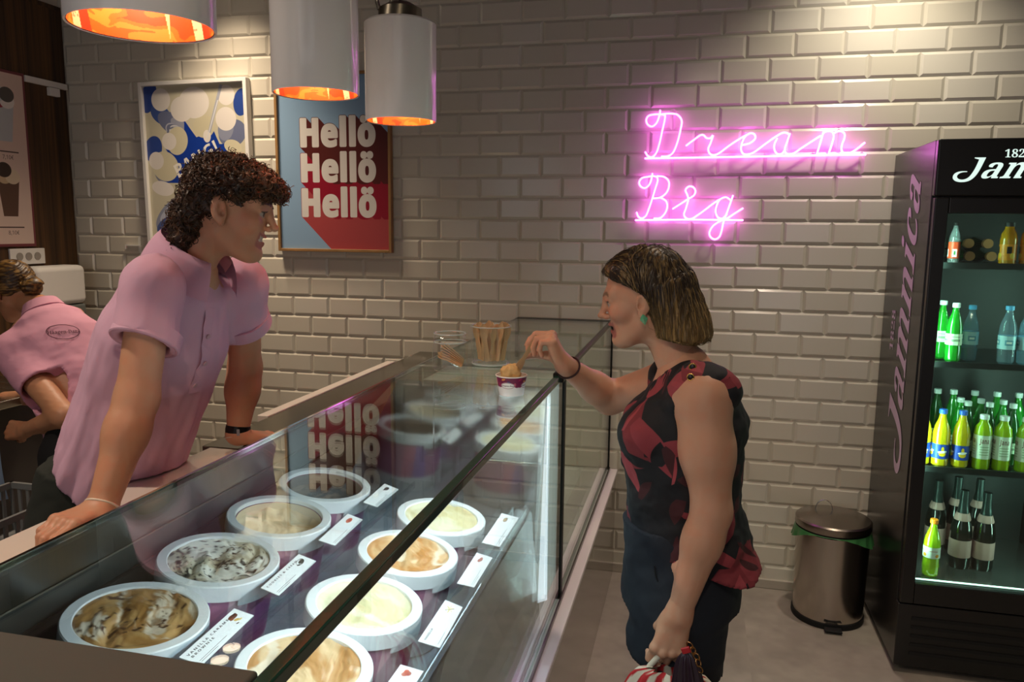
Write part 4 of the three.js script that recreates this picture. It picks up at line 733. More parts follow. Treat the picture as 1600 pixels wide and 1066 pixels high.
// ---------------------------------------------------------------- back counter at the left wall with crate
{
  const c = thing('back_counter', 'grey worktop along the brown wood wall in front of the bending woman', 'counter', [-3.25, 0, 1.4]);
  part(c, 'worktop', box(-3.58, -2.93, 0.93, 0.965, 0.75, 2.6, 0.005), MAT.steel); part(c, 'body', box(-3.58, -2.98, 0, 0.93, 0.78, 2.6), std({ color: 0x3b3733, roughness: 0.6 }));
  const k = thing('plastic_crate', 'grey slatted plastic crate on the floor stand behind the staff counter', 'crate', [-2.36, 0.0, 1.75]);
  const gm = std({ color: 0x6c6f6e, roughness: 0.55 }), x0 = -2.5, x1 = -2.22, z0 = 1.58, z1 = 1.95, y0 = 0.62;
  part(k, 'stand', merge([box(x0 + 0.01, x0 + 0.03, 0, y0, z0 + 0.01, z0 + 0.03), box(x1 - 0.03, x1 - 0.01, 0, y0, z0 + 0.01, z0 + 0.03), box(x0 + 0.01, x0 + 0.03, 0, y0, z1 - 0.03, z1 - 0.01), box(x1 - 0.03, x1 - 0.01, 0, y0, z1 - 0.03, z1 - 0.01)]), MAT.blackMetal);
  part(k, 'bottom', box(x0, x1, y0, y0 + 0.012, z0, z1), gm); part(k, 'top_rim', merge([box(x0, x1, y0 + 0.16, y0 + 0.18, z0, z0 + 0.012), box(x0, x1, y0 + 0.16, y0 + 0.18, z1 - 0.012, z1), box(x0, x0 + 0.012, y0 + 0.16, y0 + 0.18, z0, z1), box(x1 - 0.012, x1, y0 + 0.16, y0 + 0.18, z0, z1)]), gm);
  for (let i = 0; i <= 8; i++) { const x = mix(x0 + 0.006, x1 - 0.006, i / 8); part(k, 'slat', box(x - 0.006, x + 0.006, y0, y0 + 0.165, z1 - 0.01, z1 - 0.004), gm); part(k, 'slat', box(x - 0.006, x + 0.006, y0, y0 + 0.165, z0 + 0.004, z0 + 0.01), gm); }
  for (let i = 1; i < 9; i++) { const z = mix(z0, z1, i / 9); part(k, 'slat', box(x1 - 0.01, x1 - 0.004, y0, y0 + 0.165, z - 0.006, z + 0.006), gm); part(k, 'slat', box(x0 + 0.004, x0 + 0.01, y0, y0 + 0.165, z - 0.006, z + 0.006), gm); }
  shade(c); shade(k);
}

// ---------------------------------------------------------------- figures: fields of joined tapered limbs, meshed as one surface
const sminP = (a, b, k) => { const h = Math.max(k - Math.abs(a - b), 0) / k; return Math.min(a, b) - h * h * k * 0.25; };
class Field {
  constructor(lo, hi, cell) {
    this.lo = lo; this.c = cell; this.n = [0, 1, 2].map((i) => Math.ceil((hi[i] - lo[i]) / cell) + 1);
    this.d = new Float32Array(this.n[0] * this.n[1] * this.n[2]).fill(0.06);
  }
  each(lo, hi, pad, fn) {
    const { n, c, lo: L, d } = this; const a = [], b = [];
    for (let i = 0; i < 3; i++) { a[i] = Math.max(0, Math.floor((lo[i] - pad - L[i]) / c)); b[i] = Math.min(n[i] - 1, Math.ceil((hi[i] + pad - L[i]) / c)); }
    for (let z = a[2]; z <= b[2]; z++) for (let y = a[1]; y <= b[1]; y++) { let k = (z * n[1] + y) * n[0] + a[0]; for (let x = a[0]; x <= b[0]; x++, k++) d[k] = fn(d[k], L[0] + x * c, L[1] + y * c, L[2] + z * c); }
    return this;
  }
  add(p, k = 0.02) { return this.each(p.lo, p.hi, k + 0.03, (d, x, y, z) => sminP(d, Math.min(p.f(x, y, z), 0.06), k)); }
  sub(p, k = 0.006) { return this.each(p.lo, p.hi, k + 0.01, (d, x, y, z) => -sminP(-d, p.f(x, y, z), k)); }
  all(fn) { return this.each([-1e3, -1e3, -1e3], [1e3, 1e3, 1e3], 0, fn); }
  cut(p, nrm) { const v = nrm.clone().normalize(), o = p.dot(v); return this.all((d, x, y, z) => Math.max(d, x * v.x + y * v.y + z * v.z - o)); }
  warp(fn) { return this.all((d, x, y, z) => (Math.abs(d) < 0.035 ? d + fn(x, y, z) : d)); }
  mesh(paint) {
    const { n, c, lo: L, d } = this, [nx, ny, nz] = n, id = new Int32Array(d.length).fill(-1), P = [], I = [];
    const sx = 1, sy = nx, sz = nx * ny, co = [0, sx, sy, sx + sy, sz, sx + sz, sy + sz, sx + sy + sz];
    const ed = [[0, 1], [0, 2], [0, 4], [1, 3], [1, 5], [2, 3], [2, 6], [3, 7], [4, 5], [4, 6], [5, 7], [6, 7]];
    for (let z = 0; z < nz - 1; z++) for (let y = 0; y < ny - 1; y++) for (let x = 0; x < nx - 1; x++) {
      const b = z * sz + y * sy + x; let m = 0; for (let i = 0; i < 8; i++) if (d[b + co[i]] < 0) m |= 1 << i;
      if (m === 0 || m === 255) continue;
      let ax = 0, ay = 0, az = 0, q = 0;
      for (const [e, f] of ed) { const s = (m >> e) & 1, t = (m >> f) & 1; if (s === t) continue; const u = d[b + co[e]], v = d[b + co[f]], w = u / (u - v); ax += (e & 1) + w * ((f & 1) - (e & 1)); ay += ((e >> 1) & 1) + w * (((f >> 1) & 1) - ((e >> 1) & 1)); az += (e >> 2) + w * ((f >> 2) - (e >> 2)); q++; }
      id[b] = P.length / 3; P.push(L[0] + (x + ax / q) * c, L[1] + (y + ay / q) * c, L[2] + (z + az / q) * c);
    }
    const quad = (a, b2, c2, d2, flip) => { if (a < 0 || b2 < 0 || c2 < 0 || d2 < 0) return; flip ? I.push(a, c2, b2, a, d2, c2) : I.push(a, b2, c2, a, c2, d2); };
    for (let z = 1; z < nz - 1; z++) for (let y = 1; y < ny - 1; y++) for (let x = 1; x < nx - 1; x++) {
      const b = z * sz + y * sy + x, s = d[b] < 0;
      if (s !== d[b + sx] < 0) quad(id[b], id[b - sy], id[b - sy - sz], id[b - sz], s);
      if (s !== d[b + sy] < 0) quad(id[b], id[b - sz], id[b - sz - sx], id[b - sx], s);
      if (s !== d[b + sz] < 0) quad(id[b], id[b - sx], id[b - sx - sy], id[b - sy], s);
    }
    const g = new THREE.BufferGeometry(); g.setAttribute('position', new THREE.Float32BufferAttribute(P, 3)); for (let i = 0; i < I.length; i += 3) { const t = I[i + 1]; I[i + 1] = I[i + 2]; I[i + 2] = t; } g.setIndex(I);
    g.computeVertexNormals();
    if (paint) { const C = new Float32Array(P.length); for (let i = 0; i < P.length; i += 3) { const k = paint(P[i], P[i + 1], P[i + 2]); C[i] = k[0]; C[i + 1] = k[1]; C[i + 2] = k[2]; } g.setAttribute('color', new THREE.BufferAttribute(C, 3)); }
    return g;
  }
}
const bb = (pts, r) => ({ lo: ['x', 'y', 'z'].map((k) => Math.min(...pts.map((p) => p[k])) - r), hi: ['x', 'y', 'z'].map((k) => Math.max(...pts.map((p) => p[k])) + r) });
function cone(A, ra, B, rb = ra) {
  const bx = B.x - A.x, by = B.y - A.y, bz = B.z - A.z, q = bx * bx + by * by + bz * bz || 1e-9;
  return { ...bb([A, B], Math.max(ra, rb)), f: (x, y, z) => { const px = x - A.x, py = y - A.y, pz = z - A.z; let t = (px * bx + py * by + pz * bz) / q; t = t < 0 ? 0 : t > 1 ? 1 : t; const dx = px - t * bx, dy = py - t * by, dz = pz - t * bz; return Math.sqrt(dx * dx + dy * dy + dz * dz) - (ra + (rb - ra) * t); } };
}
// ellipsoid in a frame (X, Y, Z unit vectors)
function ell(C, r, X = V(1, 0, 0), Y = V(0, 1, 0), Z = V(0, 0, 1)) {
  const m = Math.min(...r);
  return { ...bb([C], Math.max(...r)), f: (x, y, z) => { const px = x - C.x, py = y - C.y, pz = z - C.z; const a = (px * X.x + py * X.y + pz * X.z) / r[0], b = (px * Y.x + py * Y.y + pz * Y.z) / r[1], c = (px * Z.x + py * Z.y + pz * Z.z) / r[2]; const k0 = Math.sqrt(a * a + b * b + c * c), k1 = Math.sqrt(a * a / (r[0] * r[0]) + b * b / (r[1] * r[1]) + c * c / (r[2] * r[2])); return k1 < 1e-9 ? -m : k0 * (k0 - 1) / k1; } };
}
// elliptical tube along A->B: profile rows [t, side radius, front radius, front shift]; front is the forward direction
function etube(A, B, front, prof) {
  const U = B.clone().sub(A), Ln = U.length(); U.normalize(); const F = front.clone().addScaledVector(U, -front.dot(U)).normalize(), S = new THREE.Vector3().crossVectors(F, U).normalize();
  const mr = Math.max(...prof.map((p) => Math.max(p[1], p[2] + Math.abs(p[3] || 0)))); const t0 = prof[0][0], t1 = prof[prof.length - 1][0];
  const A2 = A.clone().addScaledVector(U, Ln * t0), B2 = A.clone().addScaledVector(U, Ln * t1);
  return { ...bb([A2, B2], mr), f: (x, y, z) => {
    const px = x - A.x, py = y - A.y, pz = z - A.z; const h = (px * U.x + py * U.y + pz * U.z) / Ln, t = h < t0 ? t0 : h > t1 ? t1 : h;
    let i = 0; while (i < prof.length - 2 && t > prof[i + 1][0]) i++; const a = prof[i], b = prof[i + 1]; let w = (t - a[0]) / (b[0] - a[0]); w = w * w * (3 - 2 * w) * 0.5 + w * 0.5;
    const rs = a[1] + (b[1] - a[1]) * w, rf = a[2] + (b[2] - a[2]) * w, sh = (a[3] || 0) + ((b[3] || 0) - (a[3] || 0)) * w;
    const f = px * F.x + py * F.y + pz * F.z - sh, s = px * S.x + py * S.y + pz * S.z, k = Math.sqrt((f / rf) * (f / rf) + (s / rs) * (s / rs)); const side = (k - 1) * Math.min(rf, rs) * (k > 1 ? 1 : 1);
    const o = (h - t) * Ln; return o === 0 ? side : (side > 0 ? Math.sqrt(side * side + o * o) : Math.max(Math.abs(o), side)) ;
  } };
}
const frame = (fwd, up) => { const F = fwd.clone().normalize(), R = new THREE.Vector3().crossVectors(F, up).normalize(), U = new THREE.Vector3().crossVectors(R, F).normalize(); return { F, U, R }; };

// ---- head (origin between the ears; F forward, U up, R to the person's right)
function head(C, fr, s, o = {}) {
  const L = (f, u, r) => C.clone().addScaledVector(fr.F, f * s).addScaledVector(fr.U, u * s).addScaledVector(fr.R, r * s);
  const E = (f, u, r, a, b, c) => ell(L(f, u, r), [a * s, b * s, c * s], fr.F, fr.U, fr.R);
  const q = [L(0.16, 0.16, 0.13), L(-0.16, 0.16, 0.13), L(0.16, -0.2, 0.13), L(-0.16, -0.2, 0.13), L(0.16, 0.16, -0.13), L(-0.16, 0.16, -0.13), L(0.16, -0.2, -0.13), L(-0.16, -0.2, -0.13)];
  const B = bb(q.concat(o.neck ? [o.neck] : []), 0.0), F = new Field(B.lo, B.hi, o.cell || 0.0028);
  const jw = o.jaw || 1;
  F.add(E(-0.012, 0.032, 0, 0.096, 0.086, 0.075), 0.01).add(E(0.030, -0.030, 0, 0.058, 0.080, 0.058 * jw), 0.03);
  for (const r of [-1, 1]) {
    F.add(cone(L(-0.005, -0.055, 0.050 * r * jw), 0.018 * s, L(0.060, -0.094, 0.016 * r), 0.018 * s), 0.03);
    F.add(cone(L(0.080, 0.024, 0.012 * r), 0.011 * s, L(0.068, 0.026, 0.044 * r), 0.012 * s), 0.018);
    F.add(ell(L(0.058, -0.022, 0.042 * r), [0.026 * s, 0.022 * s, 0.022 * s]), 0.02);
  }
  F.add(ell(L(0.073, -0.096, 0), [0.018 * s, 0.017 * s, 0.020 * s]), 0.016);
  F.add(cone(L(0.086, 0.018, 0), 0.0085 * s, L(0.107, -0.022, 0), 0.0075 * s), 0.013);
  F.add(ell(L(0.110, -0.026, 0), [0.009 * s, 0.0075 * s, 0.009 * s]), 0.007);
  for (const r of [-1, 1]) F.add(ell(L(0.097, -0.030, 0.011 * r), [0.009 * s, 0.007 * s, 0.006 * s]), 0.006);
  for (const r of [-1, 1]) { F.sub(ell(L(0.094, 0.004, 0.030 * r), [0.015 * s, 0.011 * s, 0.017 * s]), 0.012); F.add(ell(L(0.0735, 0.003, 0.030 * r), [0.0125 * s, 0.0125 * s, 0.0135 * s]), 0.003); F.add(cone(L(0.087, 0.0115, 0.018 * r), 0.0042 * s, L(0.077, 0.0105, 0.043 * r), 0.0045 * s), 0.005); F.add(cone(L(0.084, -0.007, 0.019 * r), 0.003 * s, L(0.077, -0.006, 0.041 * r), 0.003 * s), 0.005); }
  // lips, mouth
  const sm = o.smile || 0, mo = o.open || 0;
  F.add(cone(L(0.0885, -0.0525, 0), 0.0055 * s, L(0.073, -0.051 + sm * 0.008, 0.025), 0.004 * s), 0.007).add(cone(L(0.0885, -0.0525, 0), 0.0055 * s, L(0.073, -0.051 + sm * 0.008, -0.025), 0.004 * s), 0.007);
  F.add(cone(L(0.0845, -0.0655 - mo, 0), 0.0062 * s, L(0.073, -0.057 + sm * 0.006 - mo * 0.4, 0.023), 0.0042 * s), 0.007).add(cone(L(0.0845, -0.0655 - mo, 0), 0.0062 * s, L(0.073, -0.057 + sm * 0.006 - mo * 0.4, -0.023), 0.0042 * s), 0.007);
  F.sub(ell(L(0.096, -0.0585 - mo * 0.5 + sm * 0.002, 0), [0.016 * s, (0.0022 + mo * 0.5 + sm * 0.0025) * s, (0.019 + sm * 0.004) * s], fr.F, fr.U, fr.R), 0.002);
  // ears
  for (const r of [-1, 1]) {
    F.add(ell(L(-0.006, -0.006, 0.078 * r), [0.018 * s, 0.031 * s, 0.008 * s], fr.F.clone().addScaledVector(fr.U, 0.25).normalize(), fr.U.clone().addScaledVector(fr.F, -0.25).normalize(), fr.R), 0.006);
    F.sub(ell(L(0.000, -0.003, 0.0885 * r), [0.0095 * s, 0.019 * s, 0.0095 * s], fr.F, fr.U, fr.R), 0.0015).sub(ell(L(0.004, -0.012, 0.083 * r), [0.005 * s, 0.008 * s, 0.008 * s], fr.F, fr.U, fr.R), 0.0015);
    F.add(ell(L(0.003, -0.034, 0.076 * r), [0.008 * s, 0.009 * s, 0.006 * s]), 0.006);
  }
  if (o.neck) F.add(cone(L(-0.028, -0.050, 0), (o.neckR || 0.052) * s, o.neck, (o.neckR2 || 0.056)), 0.03);
  const sk = o.skin, li = o.lips, br = o.brow;
  const loc = (x, y, z) => { const p = V(x, y, z).sub(C).divideScalar(s); return [p.dot(fr.F), p.dot(fr.U), p.dot(fr.R)]; };
  const g = F.mesh((x, y, z) => {
    const [f, u, r0] = loc(x, y, z), r = Math.abs(r0); let c = sk; const n = fbm(x * 60, y * 60, z * 60, 2); c = lerp3(c, [c[0] * 1.06, c[1] * 0.90, c[2] * 0.86], sstep(0.4, 0.7, n) * 0.5);
    const cheek = Math.exp(-(((f - 0.07) / 0.03) ** 2 + ((u + 0.025) / 0.025) ** 2 + ((r - 0.045) / 0.03) ** 2)); c = lerp3(c, [c[0] * 1.08, c[1] * 0.80, c[2] * 0.76], cheek * 0.6);
    if (o.stubble && f > -0.01) c = lerp3(c, [c[0] * 0.72, c[1] * 0.68, c[2] * 0.68], o.stubble * sstep(-0.03, -0.07, u) * (0.6 + 0.4 * n));
    if (f > 0.07 && r < 0.031) { const uu = u - sm * 0.008 * (r / 0.024) ** 2; if (uu > -0.080 - mo && uu < -0.046) c = lerp3(c, li, 0.85 * sstep(0.031, 0.024, r)); if (Math.abs(u + 0.0585 + mo * 0.5 - sm * 0.002 - sm * 0.004 * (r / 0.02) ** 2) < 0.0035 + mo * 0.45 + sm * 0.002 && r < 0.021 && f < 0.0885) c = sm > 0.5 && u > -0.0605 - mo ? lin(0xd9d0c4) : lin(0x3a1512); }
    if (f > 0.05) {
      const by = 0.0265 + 0.004 * Math.sin((r - 0.012) / 0.04 * 3) - 0.10 * Math.max(0, r - 0.04); if (r > 0.010 && r < 0.052 && Math.abs(u - by) < 0.0042) c = lerp3(c, br, 0.8);
      const e2 = ((f - 0.0735) / 0.0128) ** 2 + ((u - 0.003) / 0.0128) ** 2 + ((r - 0.030) / 0.0138) ** 2; if (e2 < 1.16 && u < 0.0088 && u > -0.0055) { const ir = Math.hypot(u - 0.002, r - 0.031); c = ir < 0.0026 ? lin(0x0a0808) : ir < 0.0058 ? o.iris || lin(0x4a3424) : lin(0xb3a89e); }
      if (r > 0.016 && r < 0.045 && Math.abs(u - 0.0085) < 0.0018) c = lin(0x2a1a14);
    }
    return c;
  });
  return { g, L };
}

// ---- hand: wrist W, finger direction d, palm normal n (the way the palm faces), thumb side t = +1 / -1 along d x n
function handField(W, d, n, side, s, curls, thumb, arm, skin, o = {}) {
  d = d.clone().normalize(); n = n.clone().addScaledVector(d, -n.dot(d)).normalize(); const S = new THREE.Vector3().crossVectors(d, n).multiplyScalar(side).normalize();   // towards the thumb
  const Q = (a, b, c) => W.clone().addScaledVector(d, a * s).addScaledVector(S, b * s).addScaledVector(n, c * s);
  const chains = []; const off = [0.030, 0.010, -0.011, -0.030], kl = [0.088, 0.092, 0.087, 0.079], ph = [[0.042, 0.025, 0.020], [0.046, 0.029, 0.021], [0.042, 0.027, 0.020], [0.033, 0.021, 0.018]], rad = [0.0092, 0.0094, 0.0088, 0.0078];
  for (let i = 0; i < 4; i++) {
    const k = Q(kl[i], off[i], -0.003 + (i === 1 ? -0.002 : 0)); let dir = d.clone(), ang = 0; const pts = [Q(0.012, off[i] * 0.55, 0), k]; const sp = (o.spread || 0) * off[i];
    dir.addScaledVector(S, sp).normalize(); let p = k.clone();
    for (let j = 0; j < 3; j++) { ang += curls[i][j]; const v = dir.clone().multiplyScalar(Math.cos(ang)).addScaledVector(n, Math.sin(ang)); p = p.clone().addScaledVector(v, ph[i][j] * s); pts.push(p); }
    chains.push({ pts, r: rad[i] * s });
  }
  const tp = [Q(0.018, 0.016, 0.008)]; { let p = tp[0]; const seg = [0.040, 0.034, 0.027]; thumb.forEach((v, j) => { const w = d.clone().multiplyScalar(v[0]).addScaledVector(S, v[1]).addScaledVector(n, v[2]).normalize(); p = p.clone().addScaledVector(w, seg[j] * s); tp.push(p); }); }
  const allp = chains.flatMap((c) => c.pts).concat(tp, [W, arm.P]); const B = bb(allp, 0.035);
  const F = new Field(B.lo, B.hi, o.cell || 0.0026);
  F.add(cone(arm.P, arm.r, W, 0.0265 * s * (o.wrist || 1)), 0.02);
  const fr = frame(d, n); F.add(ell(Q(0.0, 0, 0), [0.03 * s, 0.031 * s * (o.wrist || 1), 0.021 * s], d, S, n), 0.02);
  for (const c of chains) F.add(cone(c.pts[0], 0.0135 * s, c.pts[1], 0.0115 * s), 0.014);
  F.add(ell(Q(0.050, -0.018, 0.008), [0.036 * s, 0.018 * s, 0.012 * s], d, S, n), 0.014);
  F.add(ell(Q(0.035, 0.022, 0.010), [0.030 * s, 0.016 * s, 0.014 * s], d, S, n), 0.014);
  for (const c of chains) { const r = c.r; const G = [[1, 2, r * 1.08, r], [2, 3, r * 1.0, r * 0.93], [3, 4, r * 0.93, r * 0.82]]; let first = true; for (const [a, b, ra, rb] of G) { F.add(cone(c.pts[a], ra, c.pts[b], rb), first ? 0.008 : 0.0025); first = false; } F.add(ell(c.pts[1].clone().addScaledVector(n, -0.003 * s), [r * 1.15, r * 1.1, r * 1.1]), 0.006); }
  F.add(cone(tp[0], 0.017 * s, tp[1], 0.0125 * s), 0.012).add(cone(tp[1], 0.0118 * s, tp[2], 0.0105 * s), 0.005).add(cone(tp[2], 0.0105 * s, tp[3], 0.0082 * s), 0.004);
  const nails = chains.map((c) => c.pts[4]).concat([tp[3]]), kn = chains.flatMap((c) => [c.pts[1], c.pts[2]]);
  const g = F.mesh((x, y, z) => { const m = fbm(x * 70, y * 70, z * 70, 2); let c = lerp3(skin, [skin[0] * 1.05, skin[1] * 0.86, skin[2] * 0.8], sstep(0.35, 0.7, m) * 0.5); for (const q of kn) { const e = Math.hypot(x - q.x, y - q.y, z - q.z); if (e < 0.014) c = lerp3(c, [skin[0] * 1.02, skin[1] * 0.78, skin[2] * 0.72], 0.55 * (1 - e / 0.014)); } for (const q of nails) { const e = Math.hypot(x - q.x, y - q.y, z - q.z); if (e < 0.010) c = lerp3(c, [skin[0] * 1.1, skin[1] * 0.95, skin[2] * 0.95], 0.5); } return c; });
  return { g, Q, chains, tp };
}
const skinMat = phy({ vertexColors: true, roughness: 0.5, sheen: 0.15, sheenRoughness: 0.5 });
const clothMat = (c, o = {}) => phy({ color: c, roughness: 0.85, sheen: 0.3, sheenRoughness: 0.6, ...o });
const joinSkin = (list) => merge(list.map((g) => { const q = g.toNonIndexed(); return q; }));

// ---------------------------------------------------------------- the man leaning on the staff counter
{
  const skin = lin(0xcf9c7c), base = [-1.75, 0, 2.02];
  const man = thing('person', 'man in a pink polo shirt with curly brown hair leaning on the white counter', 'person', base);
  const hip = V(-1.74, 0.93, 2.02), nk = V(-1.445, 1.575, 2.03), F0 = V(0.98, 0, 0.12).normalize();
  const shR = V(-1.425, 1.535, 2.190), shL = V(-1.415, 1.515, 1.86);
  const wrR = at(163, 788, 'y', 1.09), wrL = at(371, 678, 'y', 1.095);
  const elR = at(214, 622, 'x', -1.435), elL = at(383, 575, 'x', -1.475);
  const hc = at(358, 325, 'x', -1.345), fr = frame(V(0.90, -0.20, -0.36), V(0.02, 1, 0));
  // skin
  const H = head(hc, fr, 1.0, { skin, lips: lin(0xa8625a), brow: lin(0x2a1a12), iris: lin(0x3a2a1e), smile: 0.8, open: 0.002, jaw: 0.97, stubble: 0.25, neck: V(-1.468, 1.53, 2.03), neckR: 0.050, neckR2: 0.050 });
  const lo = [-2.0, 0.02, 1.6], hi = [-1.2, 1.68, 2.6];
  const B = new Field(lo, hi, 0.0085);
  B.add(etube(hip, nk, F0, [[-0.1, 0.11, 0.09], [0.1, 0.11, 0.09], [0.35, 0.115, 0.09], [0.7, 0.16, 0.11], [0.9, 0.15, 0.085], [1.0, 0.06, 0.06]]), 0.03);
  for (const [s, e, w] of [[shR, elR, wrR], [shL, elL, wrL]]) B.add(ell(s, [0.046, 0.046, 0.046]), 0.03).add(cone(s, 0.046, e, 0.043), 0.03).add(cone(e, 0.044, e.clone().lerp(w, 0.35), 0.045), 0.02).add(cone(e.clone().lerp(w, 0.3), 0.045, w, 0.0285), 0.02);
  for (const z of [-1, 1]) { const k = V(-1.75, 0.5, 2.02 + 0.10 * z), a = V(-1.80, 0.09, 2.02 + 0.11 * z); B.add(cone(V(-1.75, 0.88, 2.02 + 0.09 * z), 0.08, k, 0.055), 0.03).add(cone(k, 0.055, a, 0.04), 0.02).add(cone(a, 0.04, V(-1.62, 0.05, 2.02 + 0.13 * z), 0.03), 0.02); }
  B.add(cone(V(-1.50, 1.48, 2.03), 0.07, V(-1.43, 1.60, 2.03), 0.048), 0.04);
  const tone = (x, y, z) => { const n = fbm(x * 50, y * 50, z * 50, 2); return lerp3(skin, [skin[0] * 1.04, skin[1] * 0.88, skin[2] * 0.82], sstep(0.4, 0.7, n) * 0.45); };
  // right hand flat on the counter, fingers pointing along the counter with the tips tucked under
  const knR = at(88, 822, 'y', 1.085), knL = at(408, 682, 'y', 1.08);
  const hR = handField(wrR.clone().add(V(0, -0.005, 0.01)), knR.clone().sub(wrR), V(0, -1, 0), 1, 1.03, [[0.25, 1.1, 0.6], [0.25, 1.15, 0.6], [0.25, 1.15, 0.6], [0.25, 1.1, 0.6]], [[0.55, 0.8, 0.25], [0.9, 0.3, 0.2], [1, 0.0, 0.2]], { P: elR.clone().lerp(wrR, 0.55), r: 0.0385 }, skin);
  const hL = handField(wrL.clone().add(V(0, -0.004, 0)), knL.clone().sub(wrL), V(0.05, -1, 0), 1, 1.0, [[0.3, 1.0, 0.7], [0.3, 1.1, 0.7], [0.3, 1.1, 0.7], [0.3, 1.1, 0.7]], [[0.55, 0.8, 0.2], [0.9, 0.3, 0.2], [1, 0.0, 0.2]], { P: elL.clone().lerp(wrL, 0.55), r: 0.038 }, skin);
  part(man, 'body', joinSkin([B.mesh(tone), H.g, hR.g, hL.g]), skinMat);
  // polo shirt
  const pink = clothMat(0xdcafc6, { sheen: 0.4 });
  const S = new Field([-2.02, 0.86, 1.58], [-1.15, 1.70, 2.46], 0.0062);
  S.add(etube(hip, nk, F0, [[-0.1, 0.158, 0.150, 0.0], [0.1, 0.156, 0.147, 0], [0.3, 0.150, 0.138, -0.005], [0.5, 0.152, 0.132, 0], [0.72, 0.165, 0.130, 0.0], [0.9, 0.150, 0.100, -0.005], [0.985, 0.085, 0.075, -0.01]]), 0.03);
  const nR = elR.clone().sub(shR).normalize().add(V(0, 0, 0.42)).normalize(), nL = elL.clone().sub(shL).normalize().add(V(0.1, 0, -0.35)).normalize(); const slR = shR.clone().lerp(elR, 0.50), slL = shL.clone().lerp(elL, 0.46);
  S.add(ell(shR, [0.062, 0.058, 0.058]), 0.05).add(ell(shL, [0.062, 0.058, 0.058]), 0.05);
  S.add(cone(shR, 0.059, slR, 0.072), 0.04).add(cone(shL, 0.059, slL, 0.072), 0.04);
  const wr = (x, y, z) => { const t = (x + 1.74) * 0.427 + (y - 0.93) * 0.904, a = (x + 1.74) * 0.904 - (y - 0.93) * 0.427; const low = sstep(0.62, 0.1, t); return -(0.013 * low + 0.006) * (fbm(a * 18 + 3, t * 3.0, z * 22, 3) - 0.5) * 2 - 0.004 * (fbm(x * 26, y * 12, z * 26, 2) - 0.5) * 2; };
  S.warp(wr);
  const up = V(0.30, 0.645, 0).normalize();
  // hem: lower at the back, resting on the counter edge in front
  S.all((d, x, y, z) => { const t = (x + 1.74) * up.x + (y - 0.93) * up.y; const a = (x + 1.74) * up.y - (y - 0.93) * up.x; return Math.max(d, -(t - 0.100 + 0.30 * a + 0.010 * Math.sin(z * 16 + x * 9))); });
  const sub2 = (A, dir, r, keep) => { };
  // open sleeve ends and neck
  const cutAt = (P, dir) => { const n = dir.clone().normalize(); S.each([P.x - 0.13, P.y - 0.13, P.z - 0.13], [P.x + 0.13, P.y + 0.13, P.z + 0.13], 0, (d, x, y, z) => { const h = (x - P.x) * n.x + (y - P.y) * n.y + (z - P.z) * n.z; const rad = Math.sqrt((x - P.x) ** 2 + (y - P.y) ** 2 + (z - P.z) ** 2 - h * h); return rad < 0.105 && h > -0.12 ? Math.max(d, h - 0.006) : d; }); S.sub({ ...bb([P], 0.12), f: cone(P.clone().addScaledVector(n, -0.02), 0.050, P.clone().addScaledVector(n, 0.06), 0.060).f }, 0.003); };
  cutAt(slR, nR); cutAt(slL, nL);
  S.sub(cone(V(-1.455, 1.565, 2.03), 0.062, V(-1.385, 1.70, 2.03), 0.075), 0.006);
  S.sub(cone(V(-1.335, 1.492, 2.045), 0.001, V(-1.355, 1.60, 2.038), 0.046), 0.003);
  // keep the cloth off the worktop
  S.all((d, x, y, z) => (x > -1.58 ? Math.max(d, 1.053 - y) : d));
  const shirt = part(man, 'polo_shirt', S.mesh(), pink);
  // ribbed sleeve bands
  const band = (P, dir, r, m) => { const n = dir.clone().normalize(), q = new THREE.Quaternion().setFromUnitVectors(V(0, 1, 0), n); const g = lathe([[r - 0.006, -0.028], [r, -0.028], [r + 0.0015, 0.004], [r - 0.001, 0.007], [r - 0.006, 0.004], [r - 0.006, -0.028]], 48); g.applyQuaternion(q); g.translate(P.x, P.y, P.z); return g; };
  part(shirt, 'sleeve_band', band(slR, nR, 0.0725), pink); part(shirt, 'sleeve_band', band(slL, nL, 0.0725), pink);
  // collar: two leaves standing round the neck
  const collar = (sgn) => { const N = 26, P = [], I = []; const C0 = V(-1.432, 1.578, 2.03); for (let i = 0; i <= N; i++) { const a = sgn * (Math.PI - i / N * 2.55); const dir = V(Math.cos(a), 0, Math.sin(a)); for (let j = 0; j <= 6; j++) { const t = j / 6; const r = 0.066 + 0.012 * Math.sin(t * 3.1) + 0.045 * Math.max(0, t - 0.35) * 1.4; const fl = t < 0.35 ? t / 0.35 * 0.028 : 0.028 - (t - 0.35) / 0.65 * (0.060 + 0.03 * (i / N)); P.push(C0.x + dir.x * r * 1.02 + (fl * 0.35), C0.y + fl - dir.x * 0.045 + 0.012, C0.z + dir.z * r); } } for (let i = 0; i < N; i++) for (let j = 0; j < 6; j++) { const a = i * 7 + j; I.push(a, a + 1, a + 7, a + 1, a + 8, a + 7); } const g = new THREE.BufferGeometry(); g.setAttribute('position', new THREE.Float32BufferAttribute(P, 3)); g.setIndex(I); g.computeVertexNormals(); return g; };
  const colM = clothMat(0xd8a9c0, { side: THREE.DoubleSide });
  part(shirt, 'collar', collar(1), colM); part(shirt, 'collar', collar(-1), colM);
